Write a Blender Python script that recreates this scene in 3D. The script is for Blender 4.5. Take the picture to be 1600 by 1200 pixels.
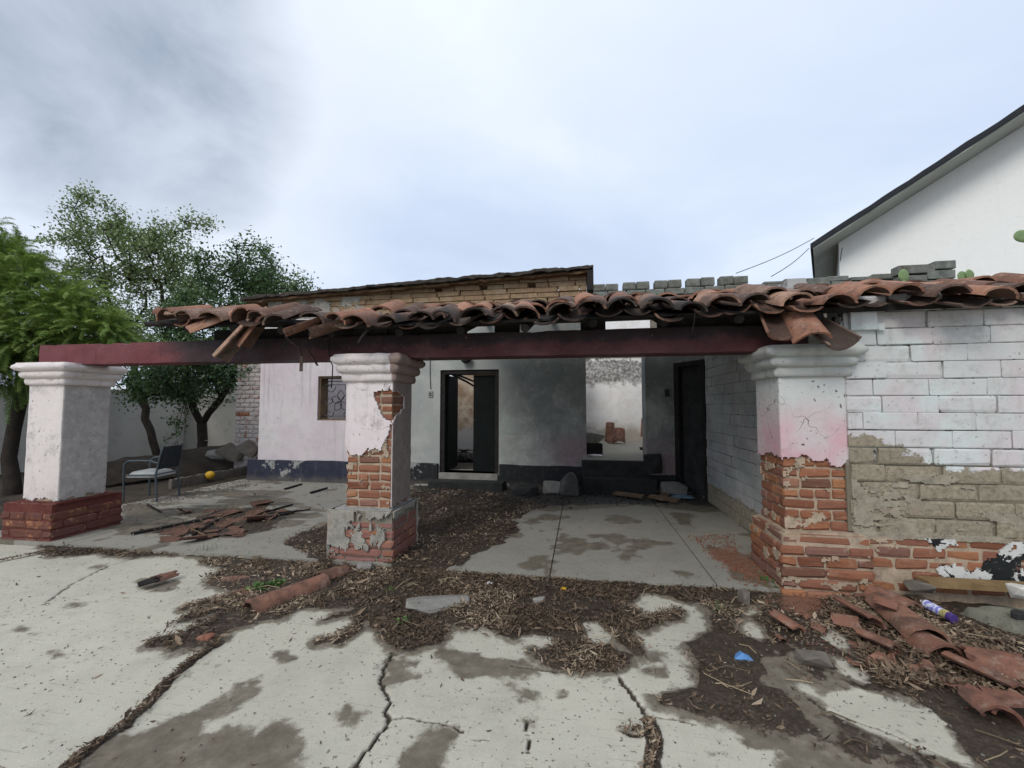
import bpy, math, random
import numpy as np
from mathutils import Vector, Matrix, Quaternion
random.seed(7); NR = np.random.default_rng(11)
rad = math.radians
for o in list(bpy.data.objects): bpy.data.objects.remove(o)
SC = bpy.context.scene; COL = SC.collection

# ---------------------------------------------------------------- camera
cam_d = bpy.data.cameras.new('camera'); cam = bpy.data.objects.new('camera', cam_d); COL.objects.link(cam)
cam.location = (0, 0, 1.5); cam.rotation_euler = (rad(93.1), 0, rad(9.2))
cam_d.sensor_width = 36; cam_d.lens = 15.0; cam_d.clip_start = .05; cam_d.clip_end = 2000
SC.camera = cam
# ---------------------------------------------------------------- sky
W = bpy.data.worlds.new('World'); SC.world = W; W.use_nodes = True
nt = W.node_tree; nt.nodes.clear()
def wn(t, **k):
    n = nt.nodes.new(t)
    for a, b in k.items(): setattr(n, a, b)
    return n
SUN_EL, SUN_AZ = 40, 204          # azimuth clockwise from +Y
sky = wn('ShaderNodeTexSky', sky_type='NISHITA', sun_disc=False, sun_elevation=rad(SUN_EL), sun_rotation=rad(SUN_AZ))
sky.air_density = 1.2; sky.dust_density = 2.5
tc = wn('ShaderNodeTexCoord'); sx = wn('ShaderNodeSeparateXYZ'); nt.links.new(tc.outputs['Generated'], sx.inputs[0])
def wmath(op, a, b=0.0):
    n = wn('ShaderNodeMath', operation=op)
    for i, v in enumerate((a, b)):
        if hasattr(v, 'links'): nt.links.new(v, n.inputs[i])
        else: n.inputs[i].default_value = v
    return n.outputs[0]
zc = wmath('ADD', wmath('MAXIMUM', sx.outputs[2], 0.0), .28)
cv = wn('ShaderNodeCombineXYZ'); nt.links.new(wmath('DIVIDE', sx.outputs[0], zc), cv.inputs[0]); nt.links.new(wmath('DIVIDE', sx.outputs[1], zc), cv.inputs[1])
def wnoise(scale, detail, rough, off):
    mp = wn('ShaderNodeMapping'); nt.links.new(cv.outputs[0], mp.inputs[0]); mp.inputs['Location'].default_value = off
    n = wn('ShaderNodeTexNoise'); nt.links.new(mp.outputs[0], n.inputs['Vector'])
    n.inputs['Scale'].default_value = scale; n.inputs['Detail'].default_value = detail; n.inputs['Roughness'].default_value = rough
    n.inputs['Distortion'].default_value = .35
    return n.outputs['Fac']
def wramp(f, pts):
    r = wn('ShaderNodeValToRGB'); nt.links.new(f, r.inputs[0]); e = r.color_ramp.elements
    while len(e) < len(pts): e.new(.5)
    for q, (p, c) in zip(e, pts): q.position = p; q.color = (*c, 1)
    return r.outputs[0]
def wmix(f, a, b):
    m = wn('ShaderNodeMix', data_type='RGBA')
    for i, v in ((0, f), (6, a), (7, b)):
        if hasattr(v, 'links'): nt.links.new(v, m.inputs[i])
        else: m.inputs[i].default_value = v if i == 0 else (*v, 1)
    return m.outputs[2]
# cloud deck: a pale lavender overcast, a heavier bank in the west with a bright break round it, brighter overhead
deck = wramp(wnoise(.75, 7, .54, (3.1, 1.7, 0)), [(.30, (5.9, 6.9, 8.8)), (.44, (6.4, 7.5, 9.5)), (.56, (7.4, 8.4, 10.1)), (.68, (9.2, 9.9, 10.9))])
hi = wramp(sx.outputs[2], [(.40, (0, 0, 0)), (1.0, (1, 1, 1))]); deck = wmix(wmath('MULTIPLY', hi, .85), deck, (11.0, 11.6, 12.4))
dt = wn('ShaderNodeVectorMath', operation='DOT_PRODUCT'); nt.links.new(tc.outputs['Generated'], dt.inputs[0])
dt.inputs[1].default_value = Vector((-.689, .503, .519)).normalized()
wob = wmath('ADD', dt.outputs['Value'], wmath('MULTIPLY', wmath('SUBTRACT', wnoise(1.9, 7, .58, (2.2, 8.1, 0)), .5), .05))
brk = wramp(wob, [(.88, (0, 0, 0)), (.972, (1, 1, 1))]); deck = wmix(wmath('MULTIPLY', brk, .6), deck, (9.4, 9.9, 10.7))
west = wramp(wob, [(.958, (0, 0, 0)), (.992, (1, 1, 1))])
deck = wmix(wmath('MULTIPLY', west, wramp(wnoise(1.9, 7, .55, (.6, 5.3, 0)), [(.32, (.45,) * 3), (.58, (1.,) * 3)])), deck, (3.7, 4.4, 5.5))
bg = wn('ShaderNodeBackground'); bg.inputs['Strength'].default_value = .1
nt.links.new(wmix(.88, sky.outputs[0], deck), bg.inputs[0])
nt.links.new(bg.outputs[0], wn('ShaderNodeOutputWorld').inputs[0])
# ---------------------------------------------------------------- sun behind thin cloud
sd = bpy.data.lights.new('sun', 'SUN'); sd.energy = 1.5; sd.angle = rad(24); sd.color = (1, .96, .9)
so = bpy.data.objects.new('sun', sd); COL.objects.link(so)
sdir = Vector((math.sin(rad(SUN_AZ)) * math.cos(rad(SUN_EL)), math.cos(rad(SUN_AZ)) * math.cos(rad(SUN_EL)), math.sin(rad(SUN_EL))))
so.rotation_euler = sdir.to_track_quat('Z', 'Y').to_euler(); so.location = sdir * 30
vs = SC.view_settings; vs.view_transform = 'Standard'; vs.look = 'None'; vs.exposure = .1; vs.gamma = 1; vs.use_curve_mapping = False

# ---------------------------------------------------------------- surveying: photo point -> place in the yard
_th, _p, _f = rad(9.2), rad(3.1), 666.7
_F = np.array([-math.sin(_th) * math.cos(_p), math.cos(_th) * math.cos(_p), math.sin(_p)]); _R = np.array([math.cos(_th), math.sin(_th), 0]); _U = np.cross(_R, _F)
_C = np.array([0, 0, 1.5])
def _ray(x, y): return _F + _R * (x - 800) / _f + _U * (600 - y) / _f
def oz(x, y, z=0.): d = _ray(x, y); return Vector(_C + d * (z - 1.5) / d[2])
def oy(x, y, Y): d = _ray(x, y); return Vector(_C + d * Y / d[1])
def ox(x, y, X): d = _ray(x, y); return Vector(_C + d * X / d[0])
YZ = -.05                                     # level of the yard; the porch slab is 0
def gy(x, y, h=0): return oz(x, y, YZ + h)

# ---------------------------------------------------------------- noise, masks (numpy)
def _hash(i, j, s):
    n = (i * 374761393 + j * 668265263 + s * 1274126177) & 0x7fffffff
    n = ((n ^ (n >> 13)) * 1103515245) & 0x7fffffff
    return ((n ^ (n >> 16)) & 0xffff) / 65535.
def vnoise(x, y, s=0):
    i = np.floor(x).astype(np.int64); j = np.floor(y).astype(np.int64); u = x - i; v = y - j
    u = u * u * (3 - 2 * u); v = v * v * (3 - 2 * v)
    a, b, c, d = _hash(i, j, s), _hash(i + 1, j, s), _hash(i, j + 1, s), _hash(i + 1, j + 1, s)
    return (a * (1 - u) + b * u) * (1 - v) + (c * (1 - u) + d * u) * v
def fbm(x, y, sc=1., oc=4, s=0, gain=.55):
    x = np.asarray(x, float) * sc; y = np.asarray(y, float) * sc; t = 0; a = 1; n = 0
    for k in range(oc):
        t = t + a * vnoise(x, y, s + k * 17); n += a; a *= gain; x = x * 2.03 + 3.1; y = y * 2.03 + 7.7
    return t / n                                # 0..1
def sdf(px, py, poly):
    """signed distance to a polygon, negative inside"""
    P = np.asarray(poly, float); d = np.full(px.shape, 1e9); ins = np.zeros(px.shape, bool)
    for a, b in zip(P, np.roll(P, -1, 0)):
        e = b - a; wx, wy = px - a[0], py - a[1]; t = np.clip((wx * e[0] + wy * e[1]) / (e @ e + 1e-12), 0, 1)
        d = np.minimum(d, (wx - t * e[0])**2 + (wy - t * e[1])**2)
        c = ((a[1] > py) != (b[1] > py)) & (px < (b[0] - a[0]) * (py - a[1]) / (b[1] - a[1] + 1e-12) + a[0]); ins ^= c
    d = np.sqrt(d); return np.where(ins, -d, d)
def sdl(px, py, line):
    P = np.asarray(line, float); d = np.full(px.shape, 1e9)
    for a, b in zip(P[:-1], P[1:]):
        e = b - a; wx, wy = px - a[0], py - a[1]; t = np.clip((wx * e[0] + wy * e[1]) / (e @ e + 1e-12), 0, 1)
        d = np.minimum(d, (wx - t * e[0])**2 + (wy - t * e[1])**2)
    return np.sqrt(d)
def sst(a, b, x): t = np.clip((x - a) / (b - a), 0, 1); return t * t * (3 - 2 * t)
def gpoly(pts, z=None): return [tuple(oz(x, y, YZ if z is None else z))[:2] for x, y in pts]
def ell(cx, cy, rx, ry, n=14): return [(cx + rx * math.cos(k * 2 * math.pi / n), cy + ry * math.sin(k * 2 * math.pi / n)) for k in range(n)]

# ---------------------------------------------------------------- objects
def tag(o, label=None, cat=None, group=None, kind=None):
    if label: o['label'] = label
    if cat: o['category'] = cat
    if group: o['group'] = group
    if kind: o['kind'] = kind
    return o
def thing(name, label, cat, loc=(0, 0, 0), group=None, rot=None):
    o = bpy.data.objects.new(name, None); COL.objects.link(o); o.location = loc; o.empty_display_size = .1
    if rot: o.rotation_euler = rot
    return tag(o, label, cat, group)
def wmat(o):
    m = Matrix.LocRotScale(o.location, o.rotation_euler, o.scale)
    return m if o.parent is None else wmat(o.parent) @ o.matrix_parent_inverse @ m
def link(name, me, parent=None, local=False):
    o = bpy.data.objects.new(name, me); COL.objects.link(o)
    if parent is not None:
        o.parent = parent
        if not local:
            o.matrix_parent_inverse = wmat(parent).inverted()
    return o
def mesh(name, v, f, m=None, smooth=None, attrs=None):
    me = bpy.data.meshes.new(name); me.from_pydata([tuple(p) for p in v], [], [tuple(int(i) for i in q) for q in f])
    finish(me, m, smooth, attrs); return me
def finish(me, m, smooth, attrs=None):
    for q in (m if isinstance(m, (list, tuple)) else [m] if m else []): me.materials.append(q)
    if attrs:
        for k, a in attrs.items(): me.attributes.new(k, 'FLOAT', 'POINT').data.foreach_set('value', np.asarray(a, np.float32).ravel())
    me.update()
    if smooth is not None:
        me.polygons.foreach_set('use_smooth', [True] * len(me.polygons))
        if smooth < 170: me.set_sharp_from_angle(angle=rad(smooth))
def qmesh(name, V, Q, m=None, smooth=None, attrs=None):
    """fast path for big all-quad (or all-tri) arrays"""
    V = np.asarray(V, np.float32); Q = np.asarray(Q, np.int32); k = Q.shape[1]
    me = bpy.data.meshes.new(name); me.vertices.add(len(V)); me.vertices.foreach_set('co', V.ravel())
    me.loops.add(Q.size); me.loops.foreach_set('vertex_index', Q.ravel())
    me.polygons.add(len(Q)); me.polygons.foreach_set('loop_start', np.arange(0, Q.size, k, dtype=np.int32))
    me.update(calc_edges=True); finish(me, m, smooth, attrs); return me
def mk(name, v, f, m, parent=None, smooth=None, local=False): return link(name, mesh(name, v, f, m, smooth), parent, local)
class MB:
    def __init__(s): s.v = []; s.f = []
    def add(s, v, f): n = len(s.v); s.v += [tuple(p) for p in v]; s.f += [tuple(i + n for i in q) for q in f]; return s
    def box(s, a, b, M=None):
        x0, y0, z0 = a; x1, y1, z1 = b
        v = [Vector(p) for p in ((x0,y0,z0),(x1,y0,z0),(x1,y1,z0),(x0,y1,z0),(x0,y0,z1),(x1,y0,z1),(x1,y1,z1),(x0,y1,z1))]
        if M: v = [M @ p for p in v]
        return s.add(v, [(0,3,2,1),(4,5,6,7),(0,1,5,4),(1,2,6,5),(2,3,7,6),(3,0,4,7)])
    def tube(s, pts, r, n=6, caps=True):
        pts = [Vector(p) for p in pts]; k = len(pts); rr = r if isinstance(r, (list, tuple)) else [r] * k
        up = None; rings = []
        for i, p in enumerate(pts):
            t = (pts[min(i + 1, k - 1)] - pts[max(i - 1, 0)]).normalized()
            if up is None: up = t.orthogonal().normalized()
            up = (up - t * up.dot(t)); up = up.normalized() if up.length > 1e-6 else t.orthogonal().normalized()
            w = t.cross(up); rings.append([p + (up * math.cos(a) + w * math.sin(a)) * rr[i] for a in (2 * math.pi * j / n for j in range(n))])
        v = [q for g in rings for q in g]; f = []
        for i in range(k - 1):
            for j in range(n): f.append((i * n + j, i * n + (j + 1) % n, (i + 1) * n + (j + 1) % n, (i + 1) * n + j))
        if caps: f += [tuple(range(n))[::-1], tuple(range((k - 1) * n, k * n))]
        return s.add(v, f)
    def lathe(s, prof, n=16, M=None):
        v = []; k = len(prof)
        for r, z in prof:
            for j in range(n):
                a = 2 * math.pi * j / n; p = Vector((r * math.cos(a), r * math.sin(a), z)); v.append(M @ p if M else p)
        f = [(i * n + j, i * n + (j + 1) % n, (i + 1) * n + (j + 1) % n, (i + 1) * n + j) for i in range(k - 1) for j in range(n)]
        return s.add(v, f + [tuple(range(n))[::-1], tuple(range((k - 1) * n, k * n))])
    def build(s, name, m, parent=None, smooth=None, local=False): return mk(name, s.v, s.f, m, parent, smooth, local)
def wall_mesh(x0, x1, z0, z1, y0, y1, holes):
    """wall lying along x, front at y0, with rectangular openings (hx0,hx1,hz0,hz1)"""
    xs = sorted({x0, x1, *[h[0] for h in holes], *[h[1] for h in holes]}); zs = sorted({z0, z1, *[h[2] for h in holes], *[h[3] for h in holes]})
    xs = [x for x in xs if x0 <= x <= x1]; zs = [z for z in zs if z0 <= z <= z1]
    nx, nz = len(xs) - 1, len(zs) - 1
    def solid(i, k):
        if i < 0 or k < 0 or i >= nx or k >= nz: return False
        cx, cz = (xs[i] + xs[i + 1]) / 2, (zs[k] + zs[k + 1]) / 2
        return not any(h[0] < cx < h[1] and h[2] < cz < h[3] for h in holes)
    b = MB()
    for i in range(nx):
        for k in range(nz):
            if not solid(i, k): continue
            a, c, d, e = xs[i], xs[i + 1], zs[k], zs[k + 1]
            b.add([(a, y0, d), (c, y0, d), (c, y0, e), (a, y0, e)], [(0, 1, 2, 3)]); b.add([(a, y1, d), (c, y1, d), (c, y1, e), (a, y1, e)], [(3, 2, 1, 0)])
            if not solid(i - 1, k): b.add([(a, y0, d), (a, y0, e), (a, y1, e), (a, y1, d)], [(0, 1, 2, 3)])
            if not solid(i + 1, k): b.add([(c, y0, d), (c, y0, e), (c, y1, e), (c, y1, d)], [(3, 2, 1, 0)])
            if not solid(i, k - 1): b.add([(a, y0, d), (c, y0, d), (c, y1, d), (a, y1, d)], [(3, 2, 1, 0)])
            if not solid(i, k + 1): b.add([(a, y0, e), (c, y0, e), (c, y1, e), (a, y1, e)], [(0, 1, 2, 3)])
    return b
# ---------------------------------------------------------------- materials
class G:
    def __init__(s, name, rough=.9, spec=.25):
        s.m = bpy.data.materials.new(name); s.m.use_nodes = True; s.t = s.m.node_tree; s.b = s.t.nodes['Principled BSDF']
        s.b.inputs['Roughness'].default_value = rough; s.b.inputs['Specular IOR Level'].default_value = spec
    def n(s, t, **k):
        q = s.t.nodes.new(t)
        for a, b in k.items(): setattr(q, a, b)
        return q
    def set(s, inp, v):
        if hasattr(v, 'links'): s.t.links.new(v, inp)
        elif isinstance(v, (tuple, list)) and len(v) == 3 and inp.type == 'RGBA': inp.default_value = (*v, 1)
        else: inp.default_value = v
    def pos(s): return s.n('ShaderNodeNewGeometry').outputs['Position']
    def obj(s): return s.n('ShaderNodeTexCoord').outputs['Object']
    def rnd(s): return s.n('ShaderNodeObjectInfo').outputs['Random']
    def attr(s, k): return s.n('ShaderNodeAttribute', attribute_name=k).outputs['Fac']
    def sep(s, v): q = s.n('ShaderNodeSeparateXYZ'); s.set(q.inputs[0], v); return q.outputs
    def math(s, op, a, b=0., cl=False):
        q = s.n('ShaderNodeMath', operation=op, use_clamp=cl); s.set(q.inputs[0], a); s.set(q.inputs[1], b); return q.outputs[0]
    def vadd(s, v, k):
        q = s.n('ShaderNodeVectorMath', operation='ADD'); s.set(q.inputs[0], v); s.set(q.inputs[1], k); return q.outputs[0]
    def vmul(s, v, k):
        q = s.n('ShaderNodeVectorMath', operation='MULTIPLY'); s.set(q.inputs[0], v); s.set(q.inputs[1], k); return q.outputs[0]
    def rvec(s, v, amt=37.):                       # shift the pattern per object
        r = s.math('MULTIPLY', s.rnd(), amt); c = s.n('ShaderNodeCombineXYZ'); s.set(c.inputs[0], r); s.set(c.inputs[1], s.math('MULTIPLY', r, 1.7)); s.set(c.inputs[2], r)
        return s.vadd(v, c.outputs[0])
    def noise(s, v, sc, det=4, ro=.6, dist=0.):
        q = s.n('ShaderNodeTexNoise'); s.set(q.inputs['Vector'], v)
        for a, b in (('Scale', sc), ('Detail', det), ('Roughness', ro), ('Distortion', dist)): q.inputs[a].default_value = b
        return q.outputs['Fac']
    def vor(s, v, sc, feat='F1'):
        q = s.n('ShaderNodeTexVoronoi', feature=feat); s.set(q.inputs['Vector'], v); q.inputs['Scale'].default_value = sc; return q.outputs['Distance']
    def mr(s, v, a, b, c=0., d=1.):
        q = s.n('ShaderNodeMapRange', interpolation_type='SMOOTHSTEP'); s.set(q.inputs[0], v)
        for i, k in enumerate((a, b, c, d)): s.set(q.inputs[i + 1], k)
        return q.outputs[0]
    def mix(s, f, a, b, mode='MIX'):
        q = s.n('ShaderNodeMix', data_type='RGBA', blend_type=mode); s.set(q.inputs[0], f); s.set(q.inputs[6], a); s.set(q.inputs[7], b); return q.outputs[2]
    def ramp(s, f, pts):
        q = s.n('ShaderNodeValToRGB'); s.set(q.inputs[0], f); e = q.color_ramp.elements
        while len(e) < len(pts): e.new(.5)
        for g, (p, c) in zip(e, pts): g.position = p; g.color = (*c, 1)
        return q.outputs[0]
    def bump(s, h, strength=.5, dist=.01, nrm=None):
        q = s.n('ShaderNodeBump'); q.inputs['Strength'].default_value = strength; q.inputs['Distance'].default_value = dist; s.set(q.inputs['Height'], h)
        if nrm is not None: s.set(q.inputs['Normal'], nrm)
        return q.outputs[0]
    def out(s, col, rough=None, nrm=None):
        s.set(s.b.inputs['Base Color'], col)
        if rough is not None: s.set(s.b.inputs['Roughness'], rough)
        if nrm is not None: s.set(s.b.inputs['Normal'], nrm)
        return s.m
def simple(name, col, rough=.8, var=.25, sc=8, bump=.2, metal=0., dist=.004, spec=.25, speck=0.):
    g = G(name, rough, spec); v = g.rvec(g.obj()); n = g.noise(v, sc, 6, .65)
    a = tuple(c * (1 - var) for c in col); b = tuple(min(c * (1 + var), .9) for c in col)
    c = g.ramp(n, [(.3, a), (.7, b)])
    c = g.mix(g.mr(g.rnd(), 0, 1, 0, .35), c, tuple(q * .6 for q in col))
    if speck: c = g.mix(g.mr(g.noise(v, sc * 6, 3, .7), .6, .72, 0, speck), c, (.03, .027, .022))
    g.b.inputs['Metallic'].default_value = metal
    return g.out(c, nrm=g.bump(g.noise(v, sc * 5, 5, .7), bump, dist))

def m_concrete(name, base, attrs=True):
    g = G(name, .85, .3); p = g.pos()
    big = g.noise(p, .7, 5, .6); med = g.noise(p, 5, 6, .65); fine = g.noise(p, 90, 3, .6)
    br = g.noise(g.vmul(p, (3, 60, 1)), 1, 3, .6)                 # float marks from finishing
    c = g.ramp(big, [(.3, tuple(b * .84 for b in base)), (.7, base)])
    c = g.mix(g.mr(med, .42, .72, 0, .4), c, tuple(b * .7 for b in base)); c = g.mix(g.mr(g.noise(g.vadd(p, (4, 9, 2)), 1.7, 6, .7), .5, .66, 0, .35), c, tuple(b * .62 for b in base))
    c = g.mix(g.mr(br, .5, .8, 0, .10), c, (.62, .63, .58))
    c = g.mix(g.mr(g.noise(p, 38, 2, .5), .655, .70, 0, .75), c, (.085, .075, .058))       # grit
    c = g.mix(g.mr(g.noise(p, 11, 3, .55), .66, .72, 0, .45), c, (.15, .135, .105)); c = g.mix(g.mr(g.noise(p, 210, 2, .6), .5, .75, 0, .45), c, tuple(b * .5 for b in base)); c = g.mix(g.mr(g.noise(p, 170, 2, .6), .60, .72, 0, .4), c, (.7, .69, .63)); c = g.mix(g.mr(g.noise(g.vmul(p, (2.5, 70, 1)), 1.3, 2, .5), .66, .70, 0, .35), c, (.16, .145, .115))
    h = g.math('ADD', g.math('MULTIPLY', med, .6), g.math('MULTIPLY', fine, .35))
    rough = g.mr(big, .3, .7, .8, .92)
    if attrs:
        ed = g.math('SUBTRACT', g.noise(p, 26, 4, .7), .5)
        damp = g.mr(g.math('ADD', g.math('ADD', g.attr('damp'), g.math('MULTIPLY', ed, .8)), g.math('MULTIPLY', g.math('SUBTRACT', g.noise(p, 130, 3, .7), .5), .5)), .22, .85)
        dcol = g.ramp(g.noise(p, 9, 5, .7), [(.28, (.075, .058, .038)), (.52, (.128, .108, .078)), (.75, (.21, .185, .14))])
        c = g.mix(g.math('MULTIPLY', damp, .93), c, dcol)
        dirt = g.mr(g.math('ADD', g.attr('dirt'), g.math('MULTIPLY', ed, .6)), .35, .62)
        soil = g.ramp(g.noise(p, 42, 5, .75), [(.3, (.019, .014, .010)), (.55, (.052, .038, .027)), (.78, (.125, .097, .07))])
        c = g.mix(dirt, c, soil); c = g.mix(g.mr(g.attr('crack'), .1, .7), c, (.055, .044, .033))
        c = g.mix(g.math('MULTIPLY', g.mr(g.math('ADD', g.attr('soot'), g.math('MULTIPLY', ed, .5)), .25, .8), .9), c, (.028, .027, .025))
        c = g.mix(g.math('MULTIPLY', g.mr(g.math('ADD', g.attr('brick'), g.math('MULTIPLY', ed, 1.1)), .4, .9), .7), c, (.235, .115, .075))
        rough = g.mix(damp, rough, (.62,) * 3)
        h = g.math('ADD', h, g.math('MULTIPLY', g.math('MULTIPLY', g.noise(p, 70, 4, .8), dirt), 2.0))
    return g.out(c, rough, g.bump(h, .5, .006))
def m_brick(name, paint=None, pa=.8):
    g = G(name, .9, .15); v = g.rvec(g.obj()); p = g.pos()
    c = g.ramp(g.rnd(), [(0, (.17, .068, .040)), (.25, (.29, .125, .066)), (.5, (.225, .10, .066)), (.75, (.36, .165, .078)), (.9, (.24, .13, .10)), (1, (.15, .075, .052))])
    n = g.noise(v, 2.2, 6, .7)
    c = g.mix(g.mr(n, .45, .72, 0, .6), c, (.15, .06, .045)); c = g.mix(g.mr(g.noise(p, 14, 5, .7), .56, .74, 0, .5), c, (.42, .30, .25))
    c = g.mix(g.mr(g.noise(p, 60, 3, .6), .62, .7, 0, .5), c, (.09, .05, .04))
    if paint: c = g.mix(g.mr(g.noise(p, 9, 5, .65), .38, .46, 0, pa), c, g.mix(g.noise(p, 4, 3), paint, tuple(q * .7 for q in paint)))
    return g.out(c, nrm=g.bump(g.math('ADD', g.noise(p, 45, 5, .75), g.noise(p, 12, 3)), .7, .008))
def m_mortar(name, col=(.42, .35, .27)):
    g = G(name, .95, .1); p = g.pos(); c = g.ramp(g.noise(p, 12, 6, .75), [(.3, tuple(q * .5 for q in col)), (.5, tuple(q * .85 for q in col)), (.7, tuple(q * 1.1 for q in col))]); c = g.mix(g.mr(g.noise(p, 4, 6, .7), .5, .66, 0, .45), c, tuple(q * f for q, f in zip(col, (.8, .66, .6))))
    return g.out(c, nrm=g.bump(g.noise(p, 60, 5, .8), .8, .01))
def m_plaster(name, a, b, zlo, zhi, dirtc=(.20, .185, .165), pink=.8, pits=.8, grey=0., streak=.35, bare=None, blot=.42):
    """old lime paint: colour a with a fade to colour b between heights, scuffs, pits and flaked grey"""
    g = G(name, .88, .2); p = g.pos(); x, y, z = g.sep(p)
    n1 = g.noise(p, 2.3, 5, .6); n2 = g.noise(p, 7, 6, .68); n3 = g.noise(p, 55, 4, .6)
    zz = g.math('ADD', z, g.math('MULTIPLY', g.math('SUBTRACT', n1, .5), .8))
    f = g.math('MULTIPLY', g.mr(zz, zhi, zlo), g.mr(n1, .3, .62, .25, 1.))
    c = g.mix(g.math('MULTIPLY', f, pink), a, b)
    c = g.mix(g.mr(n2, .5, .8, 0, .3), c, tuple(q * .72 for q in a))
    st = g.noise(g.vmul(p, (9, 9, .6)), 1, 5, .6); c = g.mix(g.mr(st, .52, .8, 0, streak), c, dirtc)
    if grey: c = g.mix(g.mr(g.noise(p, 3.1, 7, .72), .55, .6, 0, grey), c, g.ramp(n3, [(.3, (.30, .29, .27)), (.7, (.42, .41, .38))]))
    if bare: c = g.mix(g.math('MULTIPLY', g.mr(x, bare[0] - .003, bare[0] + .003), g.mr(n2, .25, .5, bare[2], 1)), c, g.ramp(g.noise(p, 16, 5, .7), [(.3, tuple(q * .7 for q in bare[1])), (.7, bare[1])]))  # beyond this x: bare mortar tone, with the side face's shade painted in
    pit = g.mr(g.noise(p, 30, 3, .55), .67, .70); c = g.mix(g.math('MULTIPLY', pit, pits), c, (.11, .085, .07))
    wv = g.n('ShaderNodeVectorMath', operation='ADD'); nv = g.n('ShaderNodeTexNoise'); g.set(nv.inputs['Vector'], p); nv.inputs['Scale'].default_value = 6; g.set(wv.inputs[0], p); g.set(wv.inputs[1], g.vmul(nv.outputs['Color'], (.22, .22, .22)))
    hair = g.math('MULTIPLY', g.mr(g.vor(wv.outputs[0], 3.1, 'DISTANCE_TO_EDGE'), .011, .003), g.mr(g.noise(p, 2.1, 3), .50, .62)); c = g.mix(g.math('MULTIPLY', hair, pits), c, (.16, .135, .115))
    c = g.mix(g.mr(g.noise(g.vadd(p, (3, 8, 1)), 3.6, 7, .75), .54, .68, 0, blot), c, dirtc); c = g.mix(g.mr(g.noise(p, 95, 3, .6), .58, .72, 0, .25), c, dirtc)
    h = g.math('SUBTRACT', g.math('ADD', g.math('MULTIPLY', n2, 1.0), g.math('MULTIPLY', n3, .3)), g.math('MULTIPLY', pit, .7))
    return g.out(c, nrm=g.bump(h, .45, .012))

M = {}
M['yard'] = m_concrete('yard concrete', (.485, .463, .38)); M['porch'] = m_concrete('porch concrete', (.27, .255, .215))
M['brick'] = m_brick('old red brick'); M['brick_paint'] = m_brick('brick under maroon paint', (.125, .054, .047), .85); M['brick_pink'] = m_brick('brick under faded pink paint', (.30, .155, .145), .6)
M['mortar'] = m_mortar('lime mortar', (.47, .37, .27)); M['mortar_grey'] = m_mortar('grey mortar', (.27, .25, .20)); M['mortar_red'] = m_mortar('painted mortar', (.15, .05, .042))
M['mortar_white'] = m_mortar('limewashed mortar', (.40, .39, .38))
M['pl_left'] = m_plaster('weathered white plaster', (.68, .615, .59), (.50, .445, .42), .4, 1.6, pink=.6, grey=.45, bare=(-5.912, (.44, .405, .385), .35))  # right face greyed: its shade is put into the colour
M['pl_mid'] = m_plaster('white and pale pink plaster', (.70, .635, .62), (.64, .51, .525), 1.0, 1.7, pink=.55, pits=.9, bare=(-1.866, (.30, .25, .225), .8))  # right face: brown mortar coat, shade painted into its tone
M['pl_right'] = m_plaster('pink and white plaster', (.55, .56, .535), (.58, .335, .375), 1.2, 1.7, pink=1., pits=.95, streak=.2)
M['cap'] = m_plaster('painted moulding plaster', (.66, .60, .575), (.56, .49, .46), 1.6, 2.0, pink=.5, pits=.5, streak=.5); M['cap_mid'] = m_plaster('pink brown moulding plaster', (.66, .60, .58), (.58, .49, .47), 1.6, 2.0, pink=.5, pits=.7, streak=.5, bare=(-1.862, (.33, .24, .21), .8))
M['cap_right'] = m_plaster('pale green white moulding', (.46, .475, .445), (.40, .375, .35), 1.6, 2.0, pink=.5, pits=.4, streak=.5)
M['grey_render2'] = m_mortar('olive cement smear', (.37, .33, .255)); M['grey_render'] = m_mortar('grey cement render', (.36, .34, .29))
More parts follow.
